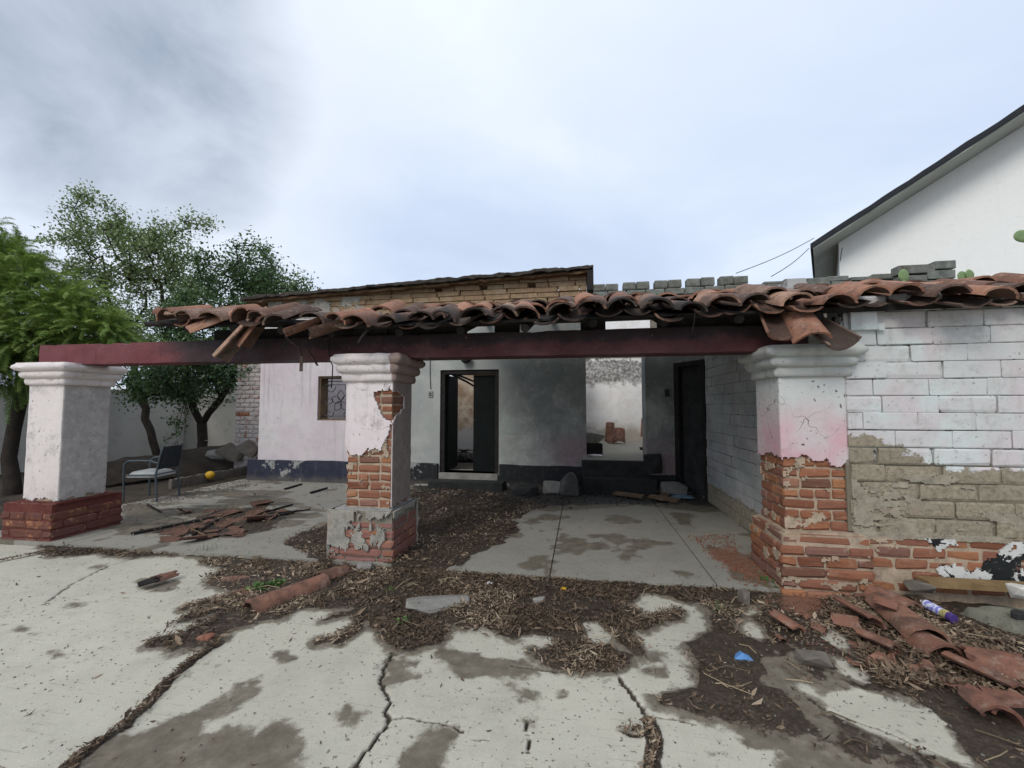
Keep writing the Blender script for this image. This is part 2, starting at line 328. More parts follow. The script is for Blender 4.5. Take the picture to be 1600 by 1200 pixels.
def m_house():
    g = G('house limewash', .9, .18); p = g.pos(); x, y, z = g.sep(p)
    n1 = g.noise(p, 1.1, 5, .6); n2 = g.noise(p, 4.2, 6, .68); n3 = g.noise(p, 50, 4, .6); n4 = g.noise(g.vadd(p, (9, 3, 5)), .9, 4, .6, .6)
    c = g.mix(g.mr(n1, .36, .64), (.62, .58, .575), (.57, .495, .515))
    inn = g.mr(x, -4.3, -3.5)                                                  # porch bay from behind the middle pillar: grey paint, shade put into its tone
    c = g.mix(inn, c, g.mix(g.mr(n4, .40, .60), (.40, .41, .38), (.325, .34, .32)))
    pink = g.math('MULTIPLY', g.math('MULTIPLY', g.mr(g.math('ADD', z, g.math('MULTIPLY', n2, .5)), 1.42, 1.05), g.mr(x, -1.0, -.1)), g.mr(n2, .36, .55, .35, 1))
    c = g.mix(g.math('MULTIPLY', pink, .85), c, (.30, .19, .215))
    c = g.mix(g.math('MULTIPLY', g.math('MULTIPLY', g.mr(g.noise(g.vadd(p, (3, 0, 7)), 1.6, 3), .55, .66), inn), .22), c, (.22, .34, .30))
    soot = g.math('MULTIPLY', g.mr(x, -2.4, -.9), g.mr(g.math('ADD', g.math('MULTIPLY', g.noise(p, 1.9, 9, .74, .5), 1.6), g.math('MULTIPLY', z, .22)), .72, 1.3))  # smoke stain, strengthened to paint in the porch shade
    c = g.mix(g.math('MULTIPLY', soot, .62), c, (.085, .09, .087))
    c = g.mix(g.mr(g.noise(g.vmul(p, (9, 9, .5)), 1, 7, .7), .52, .72, 0, .55), c, (.23, .22, .205)); c = g.mix(g.mr(g.noise(g.vadd(p, (2, 2, 9)), 6, 7, .78), .56, .64, 0, .35), c, (.42, .41, .39)); c = g.mix(g.mr(g.noise(p, 45, 4, .7), .6, .7, 0, .4), c, (.12, .11, .10))
    c = g.mix(g.math('MULTIPLY', g.mr(n2, .50, .66), .22), c, (.36, .35, .33))
    pit = g.mr(g.noise(p, 17, 4, .6), .695, .73); c = g.mix(g.math('MULTIPLY', pit, .8), c, (.10, .085, .07))
    h = g.math('SUBTRACT', g.math('ADD', n2, g.math('MULTIPLY', n3, .35)), pit)
    return g.out(c, nrm=g.bump(h, .5, .02))
M['house'] = m_house()
def m_plinth():
    g = G('navy plinth paint', .7, .3); p = g.pos(); x, y, z = g.sep(p); n = g.noise(p, 3.4, 6, .7)
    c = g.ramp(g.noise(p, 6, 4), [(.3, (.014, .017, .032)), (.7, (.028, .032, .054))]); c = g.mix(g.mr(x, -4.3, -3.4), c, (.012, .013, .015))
    c = g.mix(g.mr(g.noise(p, 2.1, 7, .68), .585, .61), c, (.28, .275, .265)); c = g.mix(g.mr(g.noise(p, 14, 5, .7), .56, .7, 0, .6), c, (.085, .08, .075)); c = g.mix(g.mr(g.math('ADD', z, g.math('MULTIPLY', n, .25)), .28, .12, 0, .6), c, (.12, .105, .085)); c = g.mix(g.mr(g.noise(g.vmul(p, (12, 12, .8)), 1, 4), .55, .8, 0, .3), c, (.12, .11, .10))
    return g.out(c, nrm=g.bump(n, .5, .02))
M['plinth'] = m_plinth()
def m_block():
    """cinder block, limewashed above a ragged line"""
    g = G('limewashed block', .93, .12); p = g.pos(); x, y, z = g.sep(p); v = g.rvec(g.obj())
    raw = g.ramp(g.noise(p, 26, 6, .75), [(.3, (.15, .125, .09)), (.5, (.30, .26, .19)), (.75, (.42, .375, .285))])
    raw = g.mix(g.mr(g.rnd(), 0, 1, 0, .25), raw, (.20, .18, .145))
    pt = g.mix(g.mr(g.noise(p, 1.9, 4, .6), .42, .6), (.55, .555, .54), (.56, .515, .515)); pt = g.mix(g.mr(g.noise(g.vadd(p, (5, 5, 5)), 2.6, 3), .52, .66, 0, .6), pt, (.58, .655, .63))
    pt = g.mix(g.mr(g.noise(p, 9, 6, .72), .48, .72, 0, .6), pt, (.36, .355, .335)); pt = g.mix(g.mr(g.noise(g.vmul(p, (10, 10, .9)), 1, 5, .65), .54, .76, 0, .5), pt, (.30, .29, .265)); pt = g.mix(g.mr(g.noise(p, 34, 4, .65), .63, .69, 0, .65), pt, (.19, .175, .15))
    pt = g.mix(g.mr(g.math('ADD', z, g.math('MULTIPLY', g.noise(p, 3, 4), .5)), 2.35, 2.65, 0, .5), pt, (.30, .29, .28))
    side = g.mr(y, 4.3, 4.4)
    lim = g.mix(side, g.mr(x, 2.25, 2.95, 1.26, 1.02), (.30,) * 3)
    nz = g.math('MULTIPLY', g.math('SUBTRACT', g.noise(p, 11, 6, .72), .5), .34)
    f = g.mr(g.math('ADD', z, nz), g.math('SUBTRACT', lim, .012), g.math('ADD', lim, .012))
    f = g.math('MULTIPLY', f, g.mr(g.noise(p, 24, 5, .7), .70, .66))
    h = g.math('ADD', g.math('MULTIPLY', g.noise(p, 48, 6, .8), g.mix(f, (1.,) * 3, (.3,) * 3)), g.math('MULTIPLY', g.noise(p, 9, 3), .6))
    # the side wall's wash is mixed unevenly towards grey
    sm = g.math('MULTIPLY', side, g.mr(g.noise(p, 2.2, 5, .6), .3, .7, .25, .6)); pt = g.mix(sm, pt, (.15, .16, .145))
    return g.out(g.mix(f, raw, pt), nrm=g.bump(h, .8, .012))
M['block'] = m_block()
def m_grey_block():
    g = G('mossy grey block', .95, .1); p = g.pos(); n = g.noise(p, 8, 6, .7)
    c = g.ramp(n, [(.3, (.10, .11, .10)), (.6, (.22, .23, .205)), (.8, (.32, .32, .28))]); c = g.mix(g.mr(g.noise(p, 3, 5, .7), .52, .68, 0, .7), c, (.09, .075, .05))
    c = g.mix(g.mr(g.rnd(), 0, 1, 0, .4), c, (.13, .12, .095))
    return g.out(c, nrm=g.bump(g.noise(p, 40, 5, .8), .8, .012))
M['grey_block'] = m_grey_block()
def m_joint():
    g = G('broken wash in joints', .95, .1); p = g.pos(); z = g.sep(p)[2]; c = g.mix(g.mr(g.noise(p, 5.5, 5, .65), .50, .58), (.42, .42, .405), (.03, .028, .025)); c = g.mix(g.mr(z, 1.15, 1.0), c, (.20, .175, .13)); return g.out(c, nrm=g.bump(g.noise(p, 40, 5, .8), .8, .012))
M['joint'] = m_joint()
def m_adobe(name, a, b, pale=.4):
    g = G(name, .95, .1); p = g.pos(); c = g.ramp(g.noise(p, 13, 6, .75), [(.3, a), (.7, b)])
    c = g.mix(g.mr(g.rnd(), 0, 1, 0, .4), c, (.24, .15, .085)); c = g.mix(g.mr(g.noise(p, 3, 4, .6), .5, .7, 0, pale), c, (.40, .32, .22))
    return g.out(c, nrm=g.bump(g.noise(p, 35, 6, .8), .9, .015))
M['adobe'] = m_adobe('adobe', (.20, .135, .08), (.40, .29, .18), .55); M['adobe_mud'] = m_adobe('adobe mud joint', (.07, .042, .024), (.15, .095, .055), .15)
def m_tile(under=False):
    g = G('smoke and shade tile underside' if under else 'clay roof tile', .85, .2); p = g.pos(); v = g.rvec(g.obj()); x, y, z = g.sep(p)
    c = g.ramp(g.rnd(), [(0, (.055, .043, .036)), (.18, (.13, .075, .056)), (.4, (.245, .118, .076)), (.6, (.345, .17, .108)), (.76, (.37, .235, .165)), (.9, (.15, .10, .08)), (1, (.07, .055, .046))])
    c = g.mix(g.mr(g.noise(v, 5, 6, .7), .42, .68, 0, .65), c, (.115, .062, .048)); c = g.mix(g.mr(g.noise(p, 9, 6, .75), .52, .66, 0, .7), c, (.04, .037, .032))
    c = g.mix(g.mr(g.noise(v, 11, 6, .74), .52, .68, 0, .6), c, (.34, .26, .20)); c = g.mix(g.mr(g.noise(p, 38, 4, .7), .58, .68, 0, .6), c, (.045, .04, .034))
    soot = g.math('MULTIPLY', g.mr(y, 4.05, 3.75, 0, 1.), g.math('MULTIPLY', g.mr(x, -2.4, -1.6), g.mr(x, 1.7, .9)))       # burnt eave over the porch
    soot = g.math('MULTIPLY', soot, g.mr(g.noise(p, 4, 5, .7), .34, .56, .35, .95))
    c = g.mix(soot, c, (.022, .02, .019))
    if under: c = g.mix(.68, c, (.03, .025, .021))  # smoke, plus the shade beneath the tiles put into the colour
    return g.out(c, nrm=g.bump(g.noise(v, 30, 5, .7), .5, .006))
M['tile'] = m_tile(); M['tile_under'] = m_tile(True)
def m_tile_loose():
    g = G('fallen clay tile', .85, .2); v = g.rvec(g.obj())
    c = g.ramp(g.rnd(), [(0, (.15, .07, .05)), (.35, (.25, .118, .076)), (.7, (.19, .086, .06)), (1, (.29, .15, .10))])
    c = g.mix(g.mr(g.noise(v, 6, 6, .75), .40, .64, 0, .8), c, (.075, .047, .037)); c = g.mix(g.mr(g.noise(g.vadd(v, (7, 1, 4)), 9, 6, .75), .50, .66, 0, .6), c, (.27, .20, .155)); c = g.mix(g.mr(g.noise(v, 45, 4, .7), .58, .68, 0, .5), c, (.05, .036, .03))
    return g.out(c, nrm=g.bump(g.noise(v, 60, 5, .75), .6, .006))
M['tile_loose'] = m_tile_loose(); M['tile_dark'] = simple('dark broken clay', (.13, .072, .052), .9, .45, 6, .6, dist=.006, speck=.5)
def m_beam():
    g = G('maroon beam paint burnt black', .62, .35); p = g.pos(); x, y, z = g.sep(p); n = g.noise(p, 3, 6, .65)
    c = g.ramp(g.noise(p, 9, 5, .7), [(.3, (.115, .026, .030)), (.7, (.165, .042, .045))])
    zz = g.math('ADD', z, g.math('MULTIPLY', g.math('SUBTRACT', n, .5), .30))
    s1 = g.math('MULTIPLY', g.mr(zz, 2.03, 2.17), g.mr(x, -5.0, -4.3)); s2 = g.math('MULTIPLY', g.math('MULTIPLY', g.mr(x, -4.7, -4.3), g.mr(x, -2.5, -3.1)), .88)
    s = g.math('MAXIMUM', g.math('MAXIMUM', s1, s2), g.mr(x, -4.6, -3.6, 0, .55))
    c = g.mix(g.math('MULTIPLY', s, .93), c, (.014, .011, .012))
    c = g.mix(g.mr(g.noise(g.vmul(p, (9, 9, 1)), 1, 5, .6), .6, .72, 0, .5), c, (.06, .016, .018))
    c = g.mix(g.mr(g.noise(p, 26, 4, .6), .68, .71, 0, .5), c, (.20, .16, .14))
    return g.out(c, g.mr(n, .3, .7, .5, .8), g.bump(g.noise(p, 9, 7, .75), .7, .014))
M['beam'] = m_beam()
M['char'] = simple('charred wood', (.022, .019, .017), .85, .5, 9, .9, dist=.01); M['wood'] = simple('weathered wood', (.15, .10, .062), .85, .4, 7, .6, dist=.006)
M['mossy'] = m_adobe('mossy worn concrete', (.07, .066, .048), (.26, .25, .20), .5) if False else simple('mossy worn concrete', (.19, .185, .145), .93, .5, 5, .9, dist=.015, speck=.5)
M['roof_mud'] = simple('weathered roof mud', (.075, .062, .047), .95, .6, 5, .9, dist=.015); M['roof_dark'] = simple('blackened roof boards', (.04, .034, .028), .9, .6, 4, .9, dist=.012)
M['plank'] = simple('ochre timber', (.24, .16, .075), .8, .35, 9, .5, dist=.004, speck=.4)
M['black_metal'] = simple('black iron', (.02, .02, .022), .5, .3, 20, .2, spec=.5)
M['dark_door'] = simple('blackened door', (.006, .008, .008), .8, .35, 5, .3, spec=.15)
M['soot_block'] = simple('sooty concrete', (.032, .032, .031), .9, .5, 5, .7, dist=.012)
M['render_grey'] = simple('broken grey concrete', (.25, .24, .215), .92, .3, 6, .8, dist=.012, speck=.4)
M['stone'] = simple('dusty stone', (.15, .13, .108), .9, .35, 7, .8, dist=.01)
M['soot_stone'] = simple('smoky stone', (.085, .083, .08), .92, .4, 6, .8, dist=.012); M['white_stone'] = simple('white plaster lump', (.62, .60, .55), .9, .2, 9, .6, dist=.008)
M['soil'] = simple('garden soil', (.055, .043, .032), .95, .5, 3, 1., dist=.03)
M['bark'] = simple('dark bark', (.038, .030, .024), .95, .4, 9, 1., dist=.02)
M['white_wall'] = m_plaster('garden wall wash', (.52, .50, .455), (.42, .40, .36), .2, 1.0, pink=.5, pits=.3, streak=.08)
M['neighbour'] = m_plaster('neighbour white render', (.88, .88, .84), (.84, .84, .79), 4, 9, pink=.5, pits=0., streak=.12, dirtc=(.6, .6, .54), blot=.08)
M['soffit'] = simple('grey soffit', (.42, .44, .40), .9, .12, 2, .15)
M['slate'] = simple('black roofing', (.018, .021, .026), .7, .4, 6, .5, dist=.01)
def m_rear():
    g = G('stained rear wall', .93, .12); p = g.pos(); x, y, z = g.sep(p); n = g.noise(p, 3.2, 7, .7)
    c = g.mix(g.mr(n, .38, .62), (.84, .83, .81), (.76, .73, .69)); zz = g.math('ADD', z, g.math('MULTIPLY', g.math('SUBTRACT', n, .5), .9))
    bk = g.math('MULTIPLY', g.mr(zz, 2.05, 2.3), g.mr(zz, 2.92, 2.88)); c = g.mix(g.math('MULTIPLY', bk, g.mr(g.noise(p, 13, 6, .75), .36, .6, .4, .95)), c, (.13, .125, .115))
    c = g.mix(g.math('MULTIPLY', g.mr(zz, 1.15, .75), .7), c, (.30, .225, .165)); c = g.mix(g.mr(g.noise(p, 22, 4, .6), .66, .72, 0, .6), c, (.2, .17, .14))
    return g.out(c, nrm=g.bump(g.noise(p, 30, 6, .75), .6, .015))
M['rear'] = m_rear()
def m_room():
    g = G('scorched room plaster', .93, .1); p = g.pos(); x, y, z = g.sep(p); n = g.noise(p, 2.6, 7, .7)
    c = g.mix(g.mr(n, .36, .6), (.52, .43, .33), (.30, .21, .14)); c = g.mix(g.mr(g.noise(p, 16, 5, .7), .58, .7, 0, .8), c, (.06, .045, .035))
    c = g.mix(g.mr(g.math('ADD', z, g.math('MULTIPLY', n, .5)), 1.25, 1.05), c, (.42, .41, .39)); c = g.mix(g.mr(x, -3.9, -4.3), c, (.62, .62, .60))
    return g.out(c, nrm=g.bump(g.noise(p, 26, 6, .75), .6, .015))
M['room'] = m_room()
def m_leaf(name, pts, rough=.6, trans=.0):
    g = G(name, rough, .3); c = g.ramp(g.attr('rnd'), pts); 
    if trans: g.b.inputs['Subsurface Weight'].default_value = 0.; 
    m = g.out(c)
    if trans:
        t = g.n('ShaderNodeBsdfTranslucent'); g.set(t.inputs[0], g.mix(.5, c, (.10, .17, .03))); mx = g.n('ShaderNodeMixShader'); mx.inputs[0].default_value = trans
        o = [q for q in g.t.nodes if q.type == 'OUTPUT_MATERIAL'][0]
        g.t.links.new(g.b.outputs[0], mx.inputs[1]); g.t.links.new(t.outputs[0], mx.inputs[2]); g.t.links.new(mx.outputs[0], o.inputs[0])
    return m
M['litter'] = m_leaf('dry leaves', [(0, (.04, .027, .018)), (.3, (.10, .068, .044)), (.6, (.175, .125, .082)), (.85, (.26, .195, .135)), (1, (.36, .285, .20))], .8)
M['leaf_a'] = m_leaf('broad leaves pale', [(0, (.12, .165, .08)), (.4, (.19, .255, .11)), (.8, (.29, .36, .155)), (1, (.38, .44, .22))], .5, .35)
M['leaf_b'] = m_leaf('broad leaves dark', [(0, (.042, .085, .044)), (.45, (.085, .15, .068)), (.85, (.155, .235, .10)), (1, (.23, .30, .13))], .45, .3)
M['feather'] = m_leaf('feathery foliage', [(0, (.065, .11, .026)), (.35, (.135, .215, .042)), (.7, (.21, .30, .065)), (1, (.29, .37, .12))], .65, .4)
M['weed'] = m_leaf('weed leaves', [(0, (.05, .11, .03)), (1, (.14, .24, .07))], .5, .25)
M['straw'] = m_leaf('dry twigs', [(0, (.09, .065, .04)), (1, (.38, .30, .19))], .85)
def m_cactus():
    g = G('cactus pad', .6, .3); v = g.obj(); c = g.ramp(g.noise(v, 6, 4), [(.3, (.14, .22, .09)), (.7, (.24, .33, .14))]); c = g.mix(g.mr(g.vor(v, 26), .12, .07, 0, .7), c, (.45, .42, .25))
    return g.out(c)
M['cactus'] = m_cactus()
M['chair_frame'] = simple('blue grey chair frame', (.045, .06, .07), .5, .2, 10, .1, spec=.45); M['chair_seat'] = simple('pale grey vinyl', (.33, .345, .34), .6, .2, 7, .2)
M['chair_back'] = simple('dark chair fabric', (.022, .027, .033), .85, .2, 20, .3)
M['fruit'] = simple('yellow rind', (.62, .36, .03), .5, .2, 6, .3); M['blue'] = simple('blue plastic', (.10, .26, .55), .45, .15, 8, .1, spec=.5)
M['can_metal'] = simple('tin rim', (.6, .6, .62), .35, .15, 9, .05, metal=.9); M['cloth_blue'] = simple('dirty blue cloth', (.16, .24, .30), .9, .3, 8, .4)
M['paper'] = simple('white scrap', (.70, .68, .68), .8, .1, 9, .1); M['wire'] = simple('cable rubber', (.014, .014, .015), .6, .2, 9, .1)
M['switch'] = simple('grimy plastic', (.30, .30, .27), .6, .3, 20, .1); M['rust'] = simple('rusted strip', (.07, .045, .035), .7, .4, 12, .4)
# ================================================================ GROUND
def fine(a, b, st, lo, hi, big): return np.unique(np.round(np.concatenate([np.arange(lo, a, big), np.arange(a, b, st), np.arange(b, hi + 1e-6, big)]), 4))
def grid_obj(name, xs, ys, zf, m, attrs, kind='structure', parent=None, skirt=.12):
    X, Y = np.meshgrid(xs, ys); Z = zf(X, Y); ny, nx = X.shape
    V = np.stack([X, Y, Z], -1).reshape(-1, 3); I = np.arange(nx * ny).reshape(ny, nx)
    Q = np.stack([I[:-1, :-1], I[:-1, 1:], I[1:, 1:], I[1:, :-1]], -1).reshape(-1, 4)
    at = {k: a.ravel() for k, a in attrs(X, Y).items()}
    if skirt:                                    # slab edges
        ring = np.concatenate([I[0, :], I[1:, -1], I[-1, -2::-1], I[-2:0:-1, 0]]); n0 = len(V); low = V[ring].copy(); low[:, 2] -= skirt
        V = np.concatenate([V, low]); r2 = np.roll(ring, -1); l = np.arange(len(ring)) + n0; l2 = np.roll(l, -1)
        Q = np.concatenate([Q, np.stack([r2, ring, l, l2], -1)])
        at = {k: np.concatenate([a, a[ring]]) for k, a in at.items()}
    o = link(name, qmesh(name, V, Q, m, 30, at), parent)
    if kind: o['kind'] = kind
    return o
# --- the yard: dirt belt, mud, damp stains and cracks drawn as outlines on the ground
BELT = gpoly([(60,850),(110,848),(200,853),(300,856),(390,858),(470,868),(520,880),(620,884),(730,890),(900,902),(1060,908),(1200,916),(1240,925),(1170,950),(1150,975),(1130,955),(1080,945),(1040,930),(1000,930),(985,945),(1010,965),(1065,955),(1060,968),(1000,985),(985,1000),(1005,1020),(1000,1030),(975,1015),(950,985),(920,975),(910,1000),(945,1008),(985,1025),(985,1040),(960,1052),(920,1054),(870,1050),(835,1030),(820,1015),(850,1012),(862,1000),(830,992),(800,1000),(760,990),(735,985),(705,975),(690,1005),(640,1018),(610,1012),(588,985),(572,972),(556,992),(530,1008),(492,1010),(486,1003),(530,992),(555,970),(548,960),(505,972),(515,962),(560,952),(480,950),(440,965),(400,975),(365,985),(330,1010),(300,1018),(262,1018),(236,1010),(240,1002),(290,990),(330,968),(350,955),(300,968),(278,972),(310,950),(345,940),(283,956),(300,945),(335,935),(370,928),(318,915),(330,900),(352,890),(310,880),(330,872),(260,868),(215,872),(150,866),(80,872)])
MUD = gpoly([(1240,920),(1300,905),(1420,905),(1480,925),(1620,960),(1900,1020),(1900,1250),(1640,1240),(1560,1215),(1500,1180),(1480,1150),(1440,1110),(1405,1095),(1370,1098),(1330,1085),(1315,1090),(1290,1090),(1260,1070),(1235,1070),(1290,1105),(1310,1125),(1400,1160),(1500,1195),(1560,1230),(1440,1215),(1300,1180),(1200,1150),(1140,1135),(1090,1118),(1030,1105),(1025,1092),(1060,1075),(1085,1070),(1078,1040),(1065,1005),(1080,995),(1105,985),(1095,960),(1090,946),(1130,950),(1150,980),(1190,1005),(1205,1000),(1172,962),(1190,945)])
HOLES = [gpoly(q) for q in ([(1268,968),(1300,985),(1332,1010),(1322,1018),(1290,998)], [(1306,1030),(1325,1035),(1352,1055),(1348,1066),(1318,1055)], [(1292,1082),(1330,1078),(1400,1092),(1450,1112),(1480,1145),(1502,1188),(1440,1172),(1350,1140),(1300,1112)], [(735,988),(750,982),(775,990),(770,1005),(740,1010)], [(916,975),(938,972),(950,990),(940,1008),(918,1000)], [(818,997),(862,1000),(870,1008),(845,1014)])]
DAMP = [gpoly(q) for q in ([(95,1230),(130,1180),(165,1150),(225,1138),(290,1112),(370,1070),(412,1058),(404,1082),(345,1118),(330,1138),(440,1128),(472,1140),(478,1240)], [(580,1230),(640,1165),(672,1132),(705,1138),(712,1165),(690,1230)], [(672,1018),(690,1012),(725,1022),(800,1024),(845,1040),(848,1056),(800,1068),(760,1060),(712,1062),(706,1045)],
        [(1095,945),(1150,975),(1190,1010),(1240,1040),(1240,1072),(1300,1110),(1420,1165),(1560,1230),(1440,1235),(1240,1180),(1090,1120),(1030,1100),(1060,1076),(1085,1070),(1066,1005),(1105,985)], [(1240,1150),(1400,1170),(1560,1230),(1480,1260),(1230,1260),(1215,1190)], [(600,1015),(640,1030),(650,1060),(625,1075),(598,1070),(592,1045)], [(805,1078),(845,1080),(840,1102),(815,1098)])] + \
       [gpoly(ell(*e)) for e in ((40,985,19,8),(442,1026,18,9),(550,1125,24,16),(158,886,18,5),(885,1108,7,5),(877,1090,6,4),(826,1125,11,5),(1020,1025,19,12),(1020,1050,20,8),(1052,1092,26,12),(1180,1158,18,9),(1125,1178,16,7),(1270,1165,20,10),(245,912,32,12),(120,944,16,3),(85,1022,18,4))]
CRACKS = [(gpoly(q), w) for q, w in (([(614,1018),(606,1035),(595,1060),(601,1080),(609,1095),(604,1108),(608,1120),(602,1136),(588,1150),(575,1168),(560,1190),(535,1230)], .0085), ([(606,1124),(622,1121),(640,1120),(665,1126),(690,1130),(706,1132),(722,1144)], .005), ([(968,1058),(984,1082),(997,1098),(1006,1112),(1014,1135)], .011), ([(1014,1128),(1020,1150),(1024,1165),(1018,1186),(1014,1230)], .03), ([(972,1141),(988,1147),(1010,1150)], .012), ([(1012,1120),(1050,1124),(1085,1132)], .005),
          ([(98,1230),(112,1196),(150,1166),(190,1140),(232,1100),(265,1064),(300,1034),(340,1008)], .024), ([(-60,890),(0,878),(60,866),(100,856)], .01), ([(70,944),(110,914),(170,884),(225,868)], .006), ([(822,1122),(827,1160),(822,1230)], .003), ([(735,1154),(765,1157)], .003), ([(800,1040),(870,1050)], .008), ([(1235,1072),(1290,1110),(1400,1150),(1500,1192)], .006))]
def ymasks(X, Y):
    n3 = fbm(X, Y, 26, 4, 29); n = fbm(X, Y, 9, 5, 3) - .5; n2 = fbm(X, Y, 2.5, 4, 9) - .5
    d = np.minimum(sdf(X, Y, BELT), sdf(X, Y, MUD) + .02)
    for h in HOLES: d = np.maximum(d, -sdf(X, Y, h))
    dirt = sst(.05, -.06, d + n * .13)
    inm = sst(.1, -.1, sdf(X, Y, MUD)); dirt *= 1 - .95 * inm * sst(-.06, .16, n2 + .25 * n)              # the mud lies thinner
    jd = np.minimum(sdl(X, Y, CRACKS[6][0]), sdl(X, Y, CRACKS[3][0])); dirt = np.maximum(dirt, sst(.055, .01, jd + n * .05) * .9)
    damp = np.zeros_like(X)
    for p in DAMP: damp = np.maximum(damp, sst(.07, -.07, sdf(X, Y, p) + n * .17 + (n3 - .5) * .07))
    damp = np.maximum(damp, sst(.10, -.0, d + n * .16) * .9); hol = np.zeros_like(X)
    for h in HOLES: hol = np.maximum(hol, sst(.035, -.035, sdf(X, Y, h) + n * .15 + (n3 - .5) * .05))
    damp *= 1 - hol; dirt *= 1 - hol
    far = sst(3.9, 5.2, np.abs(X + 1.5)) * sst(1.6, .6, Y); damp = np.maximum(damp, far * sst(.05, .12, n2) * .8)
    crack = np.zeros_like(X); wob = (fbm(X, Y, 30, 3, 21) - .5) * .03
    for l, w in CRACKS: crack = np.maximum(crack, sst(w * 1.35 + .0025, w * .25, sdl(X + wob, Y + wob * .7, l)))
    return dirt, damp, crack
_ym = {}
def yz(X, Y):
    d, w, c = ymasks(X, Y); _ym['dirt'], _ym['damp'], _ym['crack'] = d, w, c; _ym['soot'] = np.zeros_like(X); _ym['brick'] = sst(.14, -.05, sdf(X, Y, gpoly([(1225,935),(1270,930),(1280,950),(1250,962),(1228,955)]))) 
    return YZ + .008 * (fbm(X, Y, .8, 3, 5) - .5) + d * (.003 + .026 * fbm(X, Y, 11, 5, 8)) - .022 * c
yard = grid_obj('courtyard_pavement', fine(-6.4, 3.9, .013, -15, 9, .3), np.unique(np.round(np.concatenate([np.arange(-9, 1.25, .3), np.arange(1.25, 2.75, .0085), np.arange(2.75, 4.0, .016), [4.0]]), 4)), yz, M['yard'], lambda X, Y: _ym)
S = 150
mk('yard_ground', [(-S, -S, YZ - .16), (S, -S, YZ - .16), (S, S, YZ - .16), (-S, S, YZ - .16)], [(0, 1, 2, 3)], M['soil'])['kind'] = 'structure'
# --- the porch floor: cast panels with open joints
SOOT_SHADE = gpoly([(640,748),(1110,748),(1140,800),(1060,786),(1000,790),(930,790),(860,792),(800,806),(740,785),(640,768)], 0); BRK = gpoly([(1100,860),(1140,850),(1185,880),(1215,925),(1180,905),(1130,890)], 0)  # soot strip at the back, stretched to paint in the roof's shade
PLIT = gpoly([(640,770),(700,762),(760,768),(832,786),(850,792),(800,812),(812,830),(770,855),(735,870),(720,885),(650,888),(600,880)], 0)
PL2 = gpoly([(440,850),(480,830),(520,815),(535,860),(520,885)], 0); PL3 = gpoly([(215,835),(290,810),(340,792),(420,790),(470,800),(440,830),(340,845),(260,842)], 0)
PDAMP = [gpoly(q, 0) for q in ([(190,790),(280,770),(350,764),(430,766),(480,790),(520,800),(470,820),(400,838),(280,845),(190,830)], [(360,768),(430,760),(470,764),(440,775)], [(845,880),(860,888),(825,892),(818,880)], [(905,850),(925,858),(900,862)], [(1050,805),(1080,800),(1085,825),(1060,820)], [(640,750),(1100,745),(1150,800),(1090,800),(1000,790),(860,800),(640,770)], [(1100,850),(1180,870),(1210,920),(1150,905)])]
def pm(X, Y):
    n = fbm(X, Y, 7, 5, 33) - .5; o = {}
    o['soot'] = sst(.12, -.25, sdf(X, Y, SOOT_SHADE) + n * .35); o['brick'] = sst(.06, -.10, sdf(X, Y, BRK) + n * .16)
    o['dirt'] = sst(.06, -.08, np.minimum(np.minimum(sdf(X, Y, PLIT), sdf(X, Y, PL2)), sdf(X, Y, PL3) + .12) + n * .28); dm = np.zeros_like(X)
    for q in PDAMP: dm = np.maximum(dm, sst(.05, -.06, sdf(X, Y, q) + n * .14))
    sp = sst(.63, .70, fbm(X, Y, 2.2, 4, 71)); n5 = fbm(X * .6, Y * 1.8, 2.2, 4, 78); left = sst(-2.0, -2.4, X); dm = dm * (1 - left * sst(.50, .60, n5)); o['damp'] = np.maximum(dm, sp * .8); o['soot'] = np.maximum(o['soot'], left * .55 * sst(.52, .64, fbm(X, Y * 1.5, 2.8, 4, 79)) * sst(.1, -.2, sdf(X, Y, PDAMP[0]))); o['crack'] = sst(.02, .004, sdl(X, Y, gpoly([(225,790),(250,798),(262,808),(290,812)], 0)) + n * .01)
    return o
porch = thing('porch_floor', None, None); porch['kind'] = 'structure'; del porch['kind']
pf = bpy.data.objects; px_ = [-7.0, -5.62, -2.1, -.29, 1.12, 1.99]; py_ = [3.93, 7.97]
COL.objects.unlink(porch); bpy.data.objects.remove(porch)
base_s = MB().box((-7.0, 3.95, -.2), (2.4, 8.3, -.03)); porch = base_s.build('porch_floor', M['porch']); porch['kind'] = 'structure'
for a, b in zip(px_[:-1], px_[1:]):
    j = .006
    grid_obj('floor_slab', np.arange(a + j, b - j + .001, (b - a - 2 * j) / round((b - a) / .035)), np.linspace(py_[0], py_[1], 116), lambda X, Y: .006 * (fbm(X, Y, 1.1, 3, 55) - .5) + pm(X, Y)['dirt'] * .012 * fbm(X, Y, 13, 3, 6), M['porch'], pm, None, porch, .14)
# --- garden soil behind and beside the porch
def gz(X, Y): return -.06 + .05 * (fbm(X, Y, 1.4, 4, 12) - .5) + .02 * (fbm(X, Y, 9, 3, 14) - .5)
gs = grid_obj('garden_ground', np.arange(-17, -6.75, .12), np.arange(3.98, 14, .12), gz, M['soil'], lambda X, Y: {}, skirt=0)
